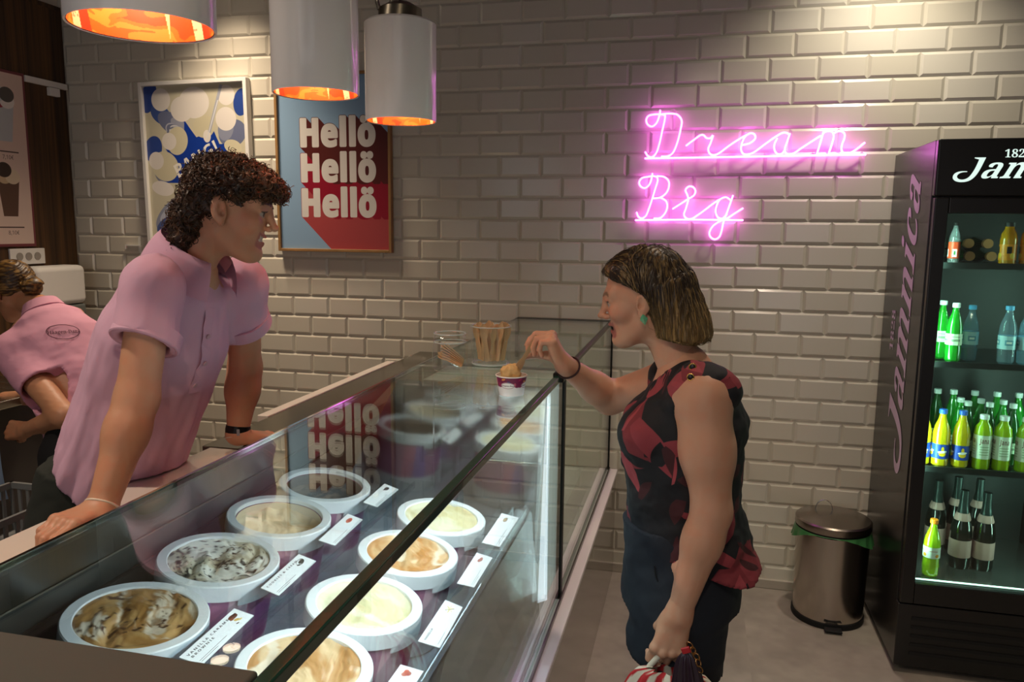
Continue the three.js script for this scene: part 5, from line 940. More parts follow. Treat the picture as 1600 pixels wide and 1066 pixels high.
  // placket and buttons on the chest, placed on the cloth surface
  const pts = []; for (let i = 0; i <= 10; i++) { const t = mix(0.90, 0.60, i / 10); const A = hip.clone().lerp(nk, t); let r = 0.05; const dir = F0.clone().addScaledVector(up, -F0.dot(up)).normalize(); for (let q = 0; q < 60; q++) { const p = A.clone().addScaledVector(dir, r); const gx = Math.round((p.x - S.lo[0]) / S.c), gy = Math.round((p.y - S.lo[1]) / S.c), gz = Math.round((p.z - S.lo[2]) / S.c); if (S.d[(gz * S.n[1] + gy) * S.n[0] + gx] > 0) break; r += 0.003; } pts.push(A.addScaledVector(dir, r + 0.0008)); }
  { const zz = V(0, 0, 1).addScaledVector(F0, -F0.z).normalize(); const P = [], I = []; pts.forEach((p, i) => { for (const s of [-1, 1]) P.push(p.x + zz.x * 0.015 * s, p.y, p.z + zz.z * 0.015 * s); if (i) { const a = 2 * i - 2; I.push(a, a + 1, a + 2, a + 1, a + 3, a + 2); } }); const g = new THREE.BufferGeometry(); g.setAttribute('position', new THREE.Float32BufferAttribute(P, 3)); g.setIndex(I); g.computeVertexNormals(); part(shirt, 'placket', g, clothMat(0xdcafc6, { side: THREE.DoubleSide })); }
  const bm = phy({ color: 0xd9b2bd, roughness: 0.25, clearcoat: 0.6 });
  [3, 6, 9].forEach((i) => { const dir = F0.clone().addScaledVector(up, -F0.dot(up)).normalize(); const g = lathe([[0, 0.003], [0.0055, 0.0028], [0.0062, 0.001], [0.0058, 0], [0, 0]], 16); g.applyQuaternion(new THREE.Quaternion().setFromUnitVectors(V(0, 1, 0), dir)); const p = pts[i]; g.translate(p.x + dir.x * 0.001, p.y + dir.y * 0.001, p.z + dir.z * 0.001); part(shirt, 'button', g, bm); });
  // jeans and shoes
  const J = new Field([-2.05, 0.06, 1.74], [-1.48, 1.12, 2.32], 0.009);
  J.add(etube(V(-1.775, 0.80, 2.03), V(-1.735, 1.06, 2.03), F0, [[0, 0.172, 0.145], [0.5, 0.168, 0.145], [1, 0.145, 0.125]]), 0.03);
  for (const z of [-1, 1]) { const k = V(-1.75, 0.5, 2.02 + 0.10 * z), a = V(-1.80, 0.10, 2.02 + 0.11 * z); J.add(cone(V(-1.77, 0.86, 2.02 + 0.085 * z), 0.105, k, 0.078), 0.03).add(cone(k, 0.073, a, 0.062), 0.02); }
  J.warp((x, y, z) => -0.006 * (fbm(x * 14, y * 22, z * 14, 3) - 0.5) * 2).cut(V(0, 0.075, 0), V(0, -1, 0));
  part(man, 'jeans', J.mesh(), clothMat(0x20251f, { roughness: 0.9 }));
  for (const z of [-1, 1]) { const K = new Field([-1.92, -0.01, 2.02 + 0.13 * z - 0.09], [-1.5, 0.15, 2.02 + 0.13 * z + 0.09], 0.007); K.add(cone(V(-1.82, 0.055, 2.02 + 0.11 * z), 0.05, V(-1.60, 0.04, 2.02 + 0.135 * z), 0.04), 0.03).cut(V(0, 0.0, 0), V(0, -1, 0)); part(man, 'shoe', K.mesh(), MAT.blackRubber); }
  // wristbands
  const ring = (P, ax, r, t) => { const g = new THREE.TorusGeometry(r, t, 10, 40); g.applyQuaternion(new THREE.Quaternion().setFromUnitVectors(V(0, 0, 1), ax.clone().normalize())); g.translate(P.x, P.y, P.z); return g; };
  part(man, 'bracelet', ring(wrR.clone().add(V(0, -0.002, 0.004)), wrR.clone().sub(elR).normalize().add(V(0.1, 0, 0.35)), 0.034, 0.0028), std({ color: 0xe9ddc8, roughness: 0.6 }));
  { const n = wrL.clone().sub(elL).normalize(), P = wrL.clone().addScaledVector(n, -0.012); const g = lathe([[0.0285, -0.011], [0.0325, -0.011], [0.0335, 0], [0.0325, 0.011], [0.0285, 0.011], [0.0285, -0.011]], 44); g.applyQuaternion(new THREE.Quaternion().setFromUnitVectors(V(0, 1, 0), n)); g.translate(P.x, P.y, P.z); const wt = part(man, 'watch', g, std({ color: 0x0c0c0e, roughness: 0.35 })); const scr = new THREE.BoxGeometry(0.008, 0.018, 0.003); const dd = V(0.55, 0, 0.83); scr.applyQuaternion(new THREE.Quaternion().setFromUnitVectors(V(0, 0, 1), dd)); scr.translate(P.x + dd.x * 0.0335, P.y, P.z + dd.z * 0.0335); part(wt, 'watch_face', scr, phy({ color: 0x9aa0a8, roughness: 0.1, clearcoat: 1 })); part(man, 'bracelet', ring(P.clone().addScaledVector(n, 0.022), n.clone().add(V(0.25, 0, 0.1)), 0.032, 0.0014), std({ color: 0xd8ccc0, roughness: 0.5 })); }
  // hair: a lumpy cap and many curls
  {
    const L = H.L, E = (f, u, r, a, b, c) => ell(L(f, u, r), [a, b, c], fr.F, fr.U, fr.R);
    const q = [L(0.2, 0.22, 0.16), L(-0.2, -0.16, -0.16), L(0.2, -0.16, 0.16), L(-0.2, 0.22, -0.16), L(0.2, 0.22, -0.16), L(-0.2, 0.22, 0.16)], Bx = bb(q, 0.01);
    const A = new Field(Bx.lo, Bx.hi, 0.004);
    A.add(E(-0.010, 0.036, 0, 0.099, 0.087, 0.088), 0.01).add(E(0.05, 0.064, 0, 0.062, 0.042, 0.074), 0.03).add(E(0.092, 0.058, 0.0, 0.032, 0.027, 0.060), 0.02).add(E(-0.076, -0.035, 0, 0.044, 0.07, 0.070), 0.03).add(E(-0.080, -0.088, 0, 0.034, 0.042, 0.058), 0.02);
    A.sub(E(0.088, -0.036, 0, 0.082, 0.082, 0.13), 0.012).sub(E(0.022, -0.045, 0, 0.045, 0.070, 0.15), 0.012).sub(E(0.002, -0.012, 0.09, 0.028, 0.038, 0.03), 0.006).sub(E(0.002, -0.012, -0.09, 0.028, 0.038, 0.03), 0.006);
    A.warp((x, y, z) => -0.013 * (fbm(x * 34, y * 34, z * 34, 2) - 0.5) * 2 - 0.005 * Math.sin(fbm(x * 34, y * 34, z * 34, 2) * 46));
    const paint = (x, y, z) => { const n = fbm(x * 55, y * 55, z * 55, 3); return lerp3(lin(0x2b1c11), lin(0x543822), sstep(0.35, 0.7, n)); };
    const cap = A.mesh(paint); const pos = cap.attributes.position, nor = cap.attributes.normal; const geos = [cap];
    for (let k = 0; k < 1500; k++) {
      const i = Math.floor(rnd() * pos.count), p = V(pos.getX(i), pos.getY(i), pos.getZ(i)), n = V(nor.getX(i), nor.getY(i), nor.getZ(i));
      const l = p.clone().sub(hc); const f = l.dot(fr.F), u = l.dot(fr.U); if ((f > 0.03 && u < 0.03) || u < -0.115) continue;
      let t = V(rr(-1, 1), rr(-1.2, 0.4), rr(-1, 1)); t.addScaledVector(n, -t.dot(n)).normalize(); const b = new THREE.Vector3().crossVectors(n, t);
      const cr = rr(0.004, 0.010), len = rr(0.015, 0.040), ph = rr(0, 6.3), turns = rr(1.0, 2.0), lift = rr(0.0, 0.005); const cp = [];
      for (let j = 0; j <= 9; j++) { const s = j / 9, a = ph + s * turns * 6.28, e = 1 - 0.35 * s; cp.push(p.clone().addScaledVector(t, (s - 0.4) * len).addScaledVector(n, lift - 0.004 + cr * e * Math.cos(a)).addScaledVector(b, cr * e * Math.sin(a))); }
      const g = tube(cp, rr(0.0006, 0.0012), 14, 3); const col = lerp3(lin(0x2a1b10), lin(0x6b4627), rnd() * (f > 0.03 ? 1 : 0.7)); const cc = new Float32Array(g.attributes.position.count * 3); for (let j = 0; j < cc.length; j += 3) { cc[j] = col[0]; cc[j + 1] = col[1]; cc[j + 2] = col[2]; } g.setAttribute('color', new THREE.BufferAttribute(cc, 3)); g.deleteAttribute('uv'); geos.push(g);
    }
    part(man, 'hair', merge(geos), phy({ vertexColors: true, roughness: 0.5, sheen: 0.3, sheenRoughness: 0.4 }));
  }
  shade(man);
}

// ---------------------------------------------------------------- the woman with the cup
{
  const skin = lin(0xc99a7e), Z0 = 1.73;
  const w = thing('person', 'woman with blond bob in a black and red blouse spooning ice cream from a cup', 'person', [-0.29, 0, Z0]);
  const hc = at(1003, 467, 'z', 1.72), fr = frame(V(-1, -0.20, 0.03), V(-0.02, 1, 0));
  const nk = V(-0.285, 1.335, Z0), F0 = V(-1, 0, 0);
  const hipT = at(1078, 850, 'z', Z0), hip = V(hipT.x, hipT.y, Z0);
  const shL = at(1100, 622, 'z', 1.875), shR = at(1052, 592, 'z', 1.60);
  const elL = at(1112, 800, 'z', 1.91), wrL = at(1060, 962, 'z', 1.935);
  const elR = at(952, 622, 'z', 1.50), wrR = at(882, 570, 'z', 1.685);
  const H = head(hc, fr, 0.97, { skin, lips: lin(0xa85a58), brow: lin(0x6a4a34), iris: lin(0x4a5a5a), smile: 0, open: 0.005, jaw: 0.95, neck: nk.clone().add(V(-0.005, -0.01, 0)), neckR: 0.046, neckR2: 0.056 });
  const B = new Field([-0.75, 0.02, 1.42], [0.02, 1.46, 2.06], 0.0085);
  B.add(etube(hip, nk, F0, [[-0.2, 0.15, 0.12], [0.1, 0.13, 0.115], [0.4, 0.13, 0.115], [0.72, 0.145, 0.12], [0.9, 0.14, 0.08], [1.0, 0.055, 0.055]]), 0.03);
  B.add(ell(shL, [0.058, 0.055, 0.055]), 0.04).add(cone(shL, 0.060, shL.clone().lerp(elL, 0.5), 0.058), 0.03).add(cone(shL.clone().lerp(elL, 0.45), 0.058, elL, 0.043), 0.03).add(cone(elL, 0.044, elL.clone().lerp(wrL, 0.3), 0.045), 0.02).add(cone(elL.clone().lerp(wrL, 0.25), 0.045, wrL, 0.0265), 0.02);
  B.add(ell(shR, [0.055, 0.055, 0.055]), 0.04).add(cone(shR, 0.056, elR, 0.044), 0.03).add(cone(elR, 0.046, elR.clone().lerp(wrR, 0.35), 0.042), 0.02).add(cone(elR.clone().lerp(wrR, 0.3), 0.042, wrR, 0.026), 0.02);
  B.add(cone(V(-0.27, 1.26, Z0), 0.075, nk, 0.058), 0.04);
  for (const z of [-1, 1]) { const k = V(-0.30, 0.47, Z0 + 0.085 * z), a = V(-0.24, 0.09, Z0 + 0.09 * z); B.add(cone(V(-0.28, 0.86, Z0 + 0.075 * z), 0.09, k, 0.058), 0.03).add(cone(k, 0.056, a, 0.036), 0.02).add(cone(a, 0.036, V(-0.42, 0.05, Z0 + 0.10 * z), 0.028), 0.02); }
  const tone = (x, y, z) => { const n = fbm(x * 50, y * 50, z * 50, 2); return lerp3(skin, [skin[0] * 1.05, skin[1] * 0.88, skin[2] * 0.82], sstep(0.4, 0.7, n) * 0.45); };
  // right hand pinching the spoon, left hand gripping the bag
  const knR = at(857, 521, 'z', 1.70), knL = at(1044, 1012, 'z', 1.945);
  const hR = handField(wrR, knR.clone().sub(wrR), V(-0.92, -0.38, 0.12), -1, 0.92, [[1.05, 0.75, 0.35], [1.1, 0.95, 0.4], [1.15, 1.15, 0.5], [1.15, 1.3, 0.6]], [[0.55, 0.35, 0.75], [0.50, -0.1, 0.85], [0.25, -0.15, 0.95]], { P: elR.clone().lerp(wrR, 0.55), r: 0.0335 }, skin);
  const hL = handField(wrL, knL.clone().sub(wrL), V(-0.12, 0, -0.99), -1, 1.0, [[0.5, 1.35, 0.8], [0.55, 1.4, 0.8], [0.6, 1.4, 0.8], [0.6, 1.35, 0.8]], [[0.8, 0.35, 0.6], [0.85, -0.1, 0.6], [0.8, -0.4, 0.5]], { P: elL.clone().lerp(wrL, 0.55), r: 0.0345 }, skin);
  part(w, 'body', joinSkin([B.mesh(tone), H.g, hR.g, hL.g]), skinMat);
  // blouse: black ground with red leaf shapes
  const S = new Field([-0.60, 0.78, 1.48], [0.06, 1.44, 2.0], 0.0045);
  S.add(etube(hip, nk, F0, [[-0.13, 0.178, 0.158, -0.018], [0.0, 0.168, 0.150, 0.0], [0.25, 0.152, 0.142, 0.01], [0.5, 0.155, 0.148, 0.012], [0.70, 0.165, 0.150, 0.0], [0.86, 0.165, 0.112, -0.012], [0.955, 0.105, 0.085, -0.012], [0.985, 0.085, 0.075, -0.012]]), 0.03);
  S.add(ell(V(-0.375, 1.175, Z0 + 0.07), [0.06, 0.065, 0.07]), 0.05).add(ell(V(-0.375, 1.175, Z0 - 0.07), [0.06, 0.065, 0.07]), 0.05);
  S.add(ell(shL.clone().add(V(0.005, 0.014, -0.014)), [0.080, 0.060, 0.060]), 0.04).add(cone(shL.clone().add(V(0, 0.02, -0.03)), 0.045, V(-0.27, 1.315, Z0 + 0.07), 0.045), 0.04).add(cone(shR.clone().add(V(0, 0.02, 0.03)), 0.045, V(-0.27, 1.315, Z0 - 0.07), 0.045), 0.04).add(ell(shR.clone().add(V(0.01, 0.008, 0.012)), [0.070, 0.062, 0.060]), 0.04);
  S.warp((x, y, z) => -0.009 * (fbm(x * 13, y * 22, z * 12, 3) - 0.5) * 2 * sstep(1.25, 1.0, y) - 0.004 * (fbm(x * 30, y * 34, z * 30, 2) - 0.5) * 2);
  S.sub(cone(nk.clone().add(V(-0.012, 0.006, 0)), 0.064, nk.clone().add(V(-0.05, 0.14, 0)), 0.09), 0.006).sub(ell(V(-0.375, 1.350, Z0), [0.06, 0.052, 0.07]), 0.01);
  // armholes
  S.sub(cone(shL.clone().add(V(0.0, -0.035, 0.03)), 0.064, shL.clone().add(V(0.01, -0.13, 0.06)), 0.064), 0.006);
  S.sub(cone(shR.clone().add(V(-0.05, -0.02, -0.03)), 0.062, elR, 0.062), 0.006);
  S.all((d, x, y, z) => Math.max(d, 0.868 + 0.02 * Math.sin(x * 14) + (x + 0.25) * -0.10 + 0.006 * Math.sin(z * 40) - y));
  // print laid out round the body: u once round, v along the height
  const printT = canvasTex(1536, 1024, (g, W, Hh) => {
    g.fillStyle = '#10131a'; g.fillRect(0, 0, W, Hh); let q = 11; const rn = () => { q = (q * 1103515245 + 12345) % 2147483648; return q / 2147483648; };
    const leaf = (c, L, wd, bend, cut) => { const x = rn() * W, y = rn() * Hh, an = rn() * 6.3; for (const o of [-W, 0, W]) { g.save(); g.translate(x + o, y); g.rotate(an); g.fillStyle = c; g.beginPath(); g.moveTo(-L, 0); g.quadraticCurveTo(-L * 0.2, -wd + bend, L * cut, -wd * 0.35 + bend * 0.4); g.lineTo(L * (cut + 0.12), wd * 0.3); g.quadraticCurveTo(-L * 0.1, wd + bend, -L, 0); g.fill(); g.restore(); } };
    for (let i = 0; i < 70; i++) leaf(['#8c3540', '#9c404a', '#7c2c36'][i % 3], 55 + rn() * 85, 34 + rn() * 46, (rn() - 0.5) * 70, 0.3 + rn() * 0.6);
    for (let i = 0; i < 80; i++) leaf('#10131a', 45 + rn() * 75, 22 + rn() * 40, (rn() - 0.5) * 80, 0.4 + rn() * 0.5);
    for (let i = 0; i < 26; i++) leaf('#41181f', 35 + rn() * 60, 16 + rn() * 30, (rn() - 0.5) * 50, 0.4 + rn() * 0.5);
    for (let i = 0; i < 34; i++) leaf('#a5464f', 30 + rn() * 50, 7 + rn() * 12, (rn() - 0.5) * 50, 0.6 + rn() * 0.4);
  }); printT.wrapS = THREE.RepeatWrapping;
  const bg = S.mesh().toNonIndexed(); { const p = bg.attributes.position, U = new Float32Array(p.count * 2); for (let i = 0; i < p.count; i += 3) { const a = [0, 1, 2].map((k) => Math.atan2(p.getZ(i + k) - Z0, -(p.getX(i + k) + 0.28)) / (2 * Math.PI)); const mx = Math.max(...a); for (let k = 0; k < 3; k++) { U[2 * (i + k)] = mx - a[k] > 0.5 ? a[k] + 1 : a[k]; U[2 * (i + k) + 1] = (p.getY(i + k) - 0.79) / 0.66; } } bg.setAttribute('uv', new THREE.BufferAttribute(U, 2)); }
  const blouse = part(w, 'blouse', bg, phy({ map: printT, roughness: 0.75, sheen: 0.2, sheenRoughness: 0.5 }));
  { // two round shoulder buttons on a short strap
    const p0 = at(1082, 572, 'z', 1.868), p1 = at(1079, 588, 'z', 1.895); const gold = std({ color: 0xc9a45c, metalness: 1, roughness: 0.25 });
    for (const p of [p0, p1]) { const g = new THREE.TorusGeometry(0.0075, 0.0014, 8, 24); g.rotateX(-0.3); g.translate(p.x, p.y, p.z + 0.012); part(blouse, 'button_ring', g, gold); const c = new THREE.SphereGeometry(0.007, 14, 10); c.scale(1, 1, 0.5); c.translate(p.x, p.y, p.z + 0.010); part(blouse, 'button', c, MAT.black); }
  }
  // shorts
  const J = new Field([-0.56, 0.50, 1.48], [0.06, 0.98, 2.0], 0.0065);
  J.add(etube(V(-0.27, 0.74, Z0), V(-0.28, 0.95, Z0), F0, [[0, 0.178, 0.152, 0.0], [0.5, 0.168, 0.145, 0], [1, 0.15, 0.135, 0.01]]), 0.03);
  for (const z of [-1, 1]) J.add(cone(V(-0.268, 0.78, Z0 + 0.08 * z), 0.115, V(-0.290, 0.56, Z0 + 0.088 * z), 0.122), 0.03);
  J.warp((x, y, z) => -0.008 * (fbm(x * 12, y * 16, z * 12, 3) - 0.5) * 2);
  J.cut(V(-0.366, 0.632, 0), V(-0.24, -1, 0));
  for (const z of [-1, 1]) J.sub(cone(V(-0.285, 0.64, Z0 + 0.088 * z), 0.103, V(-0.29, 0.55, Z0 + 0.088 * z), 0.110), 0.003);
  const shorts = part(w, 'shorts', J.mesh(), clothMat(0x121a26, { roughness: 0.8 }));
  part(shorts, 'pocket_seam', tube([at(1022, 885, 'z', 1.885), at(1026, 905, 'z', 1.892), at(1040, 922, 'z', 1.895)], 0.0022, 16, 6), clothMat(0x0b1018));
  for (const z of [-1, 1]) { const K = new Field([-0.56, -0.01, Z0 + 0.10 * z - 0.08], [-0.14, 0.14, Z0 + 0.10 * z + 0.08], 0.007); K.add(cone(V(-0.23, 0.045, Z0 + 0.09 * z), 0.042, V(-0.45, 0.034, Z0 + 0.105 * z), 0.034), 0.03).cut(V(0, 0.0, 0), V(0, -1, 0)).cut(V(0, 0.062, 0), V(0, 1, 0)); part(w, 'shoe', K.mesh(), std({ color: 0xd8d2c8, roughness: 0.6 })); }
  // hair tie on the wrist, ring, earring
  { const n = wrR.clone().sub(elR).normalize(); const P = wrR.clone().addScaledVector(n, -0.020); const ringG = (P, ax, r, t) => { const g = new THREE.TorusGeometry(r, t, 10, 40); g.applyQuaternion(new THREE.Quaternion().setFromUnitVectors(V(0, 0, 1), ax.clone().normalize())); g.translate(P.x, P.y, P.z); return g; };
    part(w, 'hair_tie', ringG(P, n.clone().add(V(0.15, 0.1, 0)), 0.0315, 0.0026), std({ color: 0x3a1f22, roughness: 0.7 }));
    const c = hL.chains[1].pts; const m = c[1].clone().lerp(c[2], 0.55); part(w, 'finger_ring', ringG(m, c[2].clone().sub(c[1]), 0.0098, 0.0014), std({ color: 0xe8dcc0, metalness: 1, roughness: 0.15 }));
    const e = at(1006, 499, 'z', hc.z + 0.080); const g = new THREE.OctahedronGeometry(0.012, 0); g.scale(0.8, 1.25, 0.35); g.rotateZ(0.25); g.translate(e.x, e.y, e.z); part(w, 'earring', g, phy({ color: 0x5fae86, roughness: 0.25, clearcoat: 0.8 }));
  }
  // hair: smooth bob, tucked behind the ear, with fine strands
  {
    const L = H.L, s = 0.97, E = (f, u, r, a, b, c) => ell(L(f, u, r), [a * s, b * s, c * s], fr.F, fr.U, fr.R);
    const dn = V(0.16, -1, 0).normalize();                        // the way the ends hang
    const q = [L(0.14, 0.16, 0.14), L(-0.22, -0.20, -0.14), L(0.14, -0.2, 0.14), L(-0.22, 0.16, -0.14), L(0.14, 0.16, -0.14), L(-0.22, -0.2, 0.14)], Bx = bb(q, 0.02);
    const A = new Field(Bx.lo, Bx.hi, 0.0042);
    A.add(E(-0.018, 0.040, 0, 0.108, 0.094, 0.088), 0.01);
    A.add(E(0.036, 0.079, 0, 0.048, 0.027, 0.062), 0.03);
    A.add(etube(L(-0.060, 0.03, 0), L(-0.088, -0.128, 0), fr.F, [[0, 0.086, 0.072], [0.4, 0.090, 0.076], [0.8, 0.090, 0.076], [1, 0.086, 0.070]]), 0.03);
    A.sub(E(0.088, -0.040, 0, 0.085, 0.095, 0.13), 0.008).sub(E(0.016, -0.075, 0, 0.044, 0.082, 0.15), 0.006).sub(E(0.006, -0.018, 0.09, 0.026, 0.036, 0.03), 0.004).sub(E(0.006, -0.018, -0.09, 0.026, 0.036, 0.03), 0.004);
    A.cut(L(-0.088, -0.118, 0), V(-0.16, -1, 0));
    A.all((d, x, y, z) => { const p = V(x, y, z).sub(hc).divideScalar(s), f = p.dot(fr.F), u = p.dot(fr.U); return f > -0.012 ? Math.max(d, (0.026 + 0.66 * f - u) * 0.8 * s) : d; });
    const hv = (x, y, z) => { const p = V(x, y, z).sub(hc); const f = p.dot(fr.F), u = p.dot(fr.U), r = p.dot(fr.R); const a = Math.atan2(r, -f) ; return [f, u, r, a]; };
    A.warp((x, y, z) => { const [f, u, r, a] = hv(x, y, z); return -0.0016 * Math.sin((f * 0.9 + u * 0.25 + r * 0.6) * 420 + fbm(x * 30, y * 8, z * 30, 2) * 14); });
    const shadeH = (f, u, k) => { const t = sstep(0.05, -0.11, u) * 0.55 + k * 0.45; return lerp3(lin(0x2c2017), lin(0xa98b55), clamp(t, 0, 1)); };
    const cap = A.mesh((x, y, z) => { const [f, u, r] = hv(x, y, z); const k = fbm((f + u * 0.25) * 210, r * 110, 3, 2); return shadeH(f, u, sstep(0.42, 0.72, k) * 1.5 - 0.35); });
    const pos = cap.attributes.position, nor = cap.attributes.normal, geos = [cap];
    for (let k = 0; k < 1500; k++) {
      const i = Math.floor(rnd() * pos.count); let p = V(pos.getX(i), pos.getY(i), pos.getZ(i)); let [f, u] = hv(p.x, p.y, p.z); if (u < -0.02 || (f > 0.04 && u < 0.03)) { k -= rnd() < 0.9 ? 0.5 : 0; if (u < -0.06) continue; }
      const cp = []; let n = V(nor.getX(i), nor.getY(i), nor.getZ(i)); let steps = 16; const front = f > 0.01;
      for (let j = 0; j < steps; j++) {
        // stay on the hair surface: walk down and back along it
        cp.push(p.clone().addScaledVector(n, 0.0012)); const g = dn.clone(); const [ff, uu] = hv(p.x, p.y, p.z); if (ff > -0.01) g.addScaledVector(fr.F, -1.1 * sstep(-0.02, 0.06, ff)); g.addScaledVector(n, -g.dot(n)).normalize(); p = p.clone().addScaledVector(g, 0.0125);
        for (let it = 0; it < 2; it++) { const ix = (p.x - A.lo[0]) / A.c, iy = (p.y - A.lo[1]) / A.c, iz = (p.z - A.lo[2]) / A.c; const X = clamp(Math.round(ix), 1, A.n[0] - 2), Y = clamp(Math.round(iy), 1, A.n[1] - 2), Z = clamp(Math.round(iz), 1, A.n[2] - 2), at0 = (a, b, c) => A.d[(c * A.n[1] + b) * A.n[0] + a]; const d = at0(X, Y, Z); n = V(at0(X + 1, Y, Z) - at0(X - 1, Y, Z), at0(X, Y + 1, Z) - at0(X, Y - 1, Z), at0(X, Y, Z + 1) - at0(X, Y, Z - 1)).normalize(); if (Math.abs(d) < 0.03) p.addScaledVector(n, -d); }
        const [, u2] = hv(p.x, p.y, p.z); if (u2 < -0.132) break;
      }
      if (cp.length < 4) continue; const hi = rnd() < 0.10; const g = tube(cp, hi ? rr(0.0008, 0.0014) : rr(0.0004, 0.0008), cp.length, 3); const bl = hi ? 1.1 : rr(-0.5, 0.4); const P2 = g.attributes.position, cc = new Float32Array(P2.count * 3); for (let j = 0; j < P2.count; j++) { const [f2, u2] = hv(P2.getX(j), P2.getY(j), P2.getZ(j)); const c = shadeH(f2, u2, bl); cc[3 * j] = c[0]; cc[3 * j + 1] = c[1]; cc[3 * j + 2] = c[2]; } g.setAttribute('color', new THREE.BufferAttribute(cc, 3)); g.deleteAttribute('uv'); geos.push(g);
    }
    part(w, 'hair', merge(geos), phy({ vertexColors: true, roughness: 0.42, sheen: 0.3, sheenRoughness: 0.4 }));
  }
  shade(w);
  // the spoon in her fingers
  { const a = CUP.clone().add(V(0.006, 0.052, 0)), b = at(839, 526, 'z', 1.705); const L = a.distanceTo(b); const g = spoonGeo(L, 0.0115, 0.0065); g.rotateZ(Math.PI); g.translate(0, L, 0); const m = new THREE.Mesh(g, MAT.spoonWood); m.name = numbered('wooden_spoon'); m.userData = { label: 'flat wooden spoon held by the woman and dipped into the cup', category: 'spoon' }; m.position.copy(a); m.quaternion.setFromUnitVectors(V(0, 1, 0), b.clone().sub(a).normalize()); m.rotateY(0.5); m.castShadow = m.receiveShadow = true; scene.add(m); }
  // the striped bag and the small purse she carries
  const bag = thing('striped_bag', 'red and cream striped bag hanging from the hand of the woman', 'bag', [-0.25, 0.42, 1.95]);
  { const N = 160, M = 30, P = [], C = [], I = []; for (let j = 0; j <= M; j++) { const v = j / M, y = mix(0.664, 0.40, v); for (let i = 0; i <= N; i++) { const a = i / N * Math.PI * 2; const ww = mix(0.050, 0.170, Math.pow(v, 0.42)) , dd = mix(0.018, 0.055, Math.pow(v, 0.5)); const fold = 0.008 * Math.sin(a * 9 + v * 3) * (1 - v * 0.4); const x = -0.285 + v * 0.035 + (ww + fold) * Math.cos(a), z = 1.962 + (dd + fold * 0.6) * Math.sin(a); P.push(x, y - 0.015 * Math.cos(a) * v, z); const st = ((x + 0.285 - v * 0.035) / ww * 2.6 + v * 0.5 + 40) % 1; C.push(...(st < 0.46 ? lin(0xb01c24) : lin(0xd9d2c0))); } } for (let j = 0; j < M; j++) for (let i = 0; i < N; i++) { const a = j * (N + 1) + i; I.push(a, a + 1, a + N + 1, a + 1, a + N + 2, a + N + 1); } const g = new THREE.BufferGeometry(); g.setAttribute('position', new THREE.Float32BufferAttribute(P, 3)); g.setAttribute('color', new THREE.Float32BufferAttribute(C, 3)); g.setIndex(I); g.computeVertexNormals(); part(bag, 'cloth', g, phy({ vertexColors: true, roughness: 0.8, side: THREE.DoubleSide })); }
  part(bag, 'strap', tube([at(1030, 1024, 'z', 1.955), at(1010, 1048, 'z', 1.95), at(992, 1080, 'z', 1.945), at(985, 1120, 'z', 1.945)], 0.007, 24, 8), std({ color: 0xd9d2c0, roughness: 0.8 }));
  const purse = thing('purse', 'dark shiny purse with a gold chain held beside the striped bag', 'purse', [-0.22, 0.5, 2.0]);
  { const a = at(1070, 1030, 'z', 2.0), g = new THREE.SphereGeometry(1, 72, 40); { const p = g.attributes.position; for (let i = 0; i < p.count; i++) { const x = p.getX(i), y = p.getY(i), z = p.getZ(i), v = (1 - y) / 2, an = Math.atan2(z, x); const w = mix(0.014, 0.044, Math.pow(v, 0.7)) * (1 + 0.16 * Math.sin(an * 11 + v * 2)) * Math.sqrt(Math.max(0, 1 - Math.pow(Math.abs(y), 8))); p.setXYZ(i, a.x + 0.004 + w * Math.cos(an) + 0.01 * v, a.y + 0.018 - v * 0.15, 2.0 + w * 0.42 * Math.sin(an)); } g.computeVertexNormals(); } part(purse, 'pouch', g, phy({ color: 0x2a1826, roughness: 0.3, clearcoat: 0.6 })); const gold = std({ color: 0xb98a5a, metalness: 1, roughness: 0.25 }); let k = 0; for (const [px, py] of [[1078, 1006], [1083, 1014], [1088, 1023], [1091, 1033], [1093, 1043]]) { const c = at(px, py, 'z', 1.995), t = new THREE.TorusGeometry(0.0085, 0.002, 8, 20); t.scale(0.75, 1, 1); t.rotateY(k++ % 2 ? 0.9 : -0.3); t.rotateZ(0.5); t.translate(c.x, c.y, c.z + 0.008); part(purse, 'chain_link', t, gold); } const r0 = at(1072, 1012, 'z', 2.0); part(purse, 'red_tag', new RoundedBoxGeometry(0.02, 0.014, 0.006, 2, 0.002).rotateZ(0.4).translate(r0.x, r0.y, 2.012), std({ color: 0xb01c24, roughness: 0.5 })); }
  shade(bag); shade(purse);
}

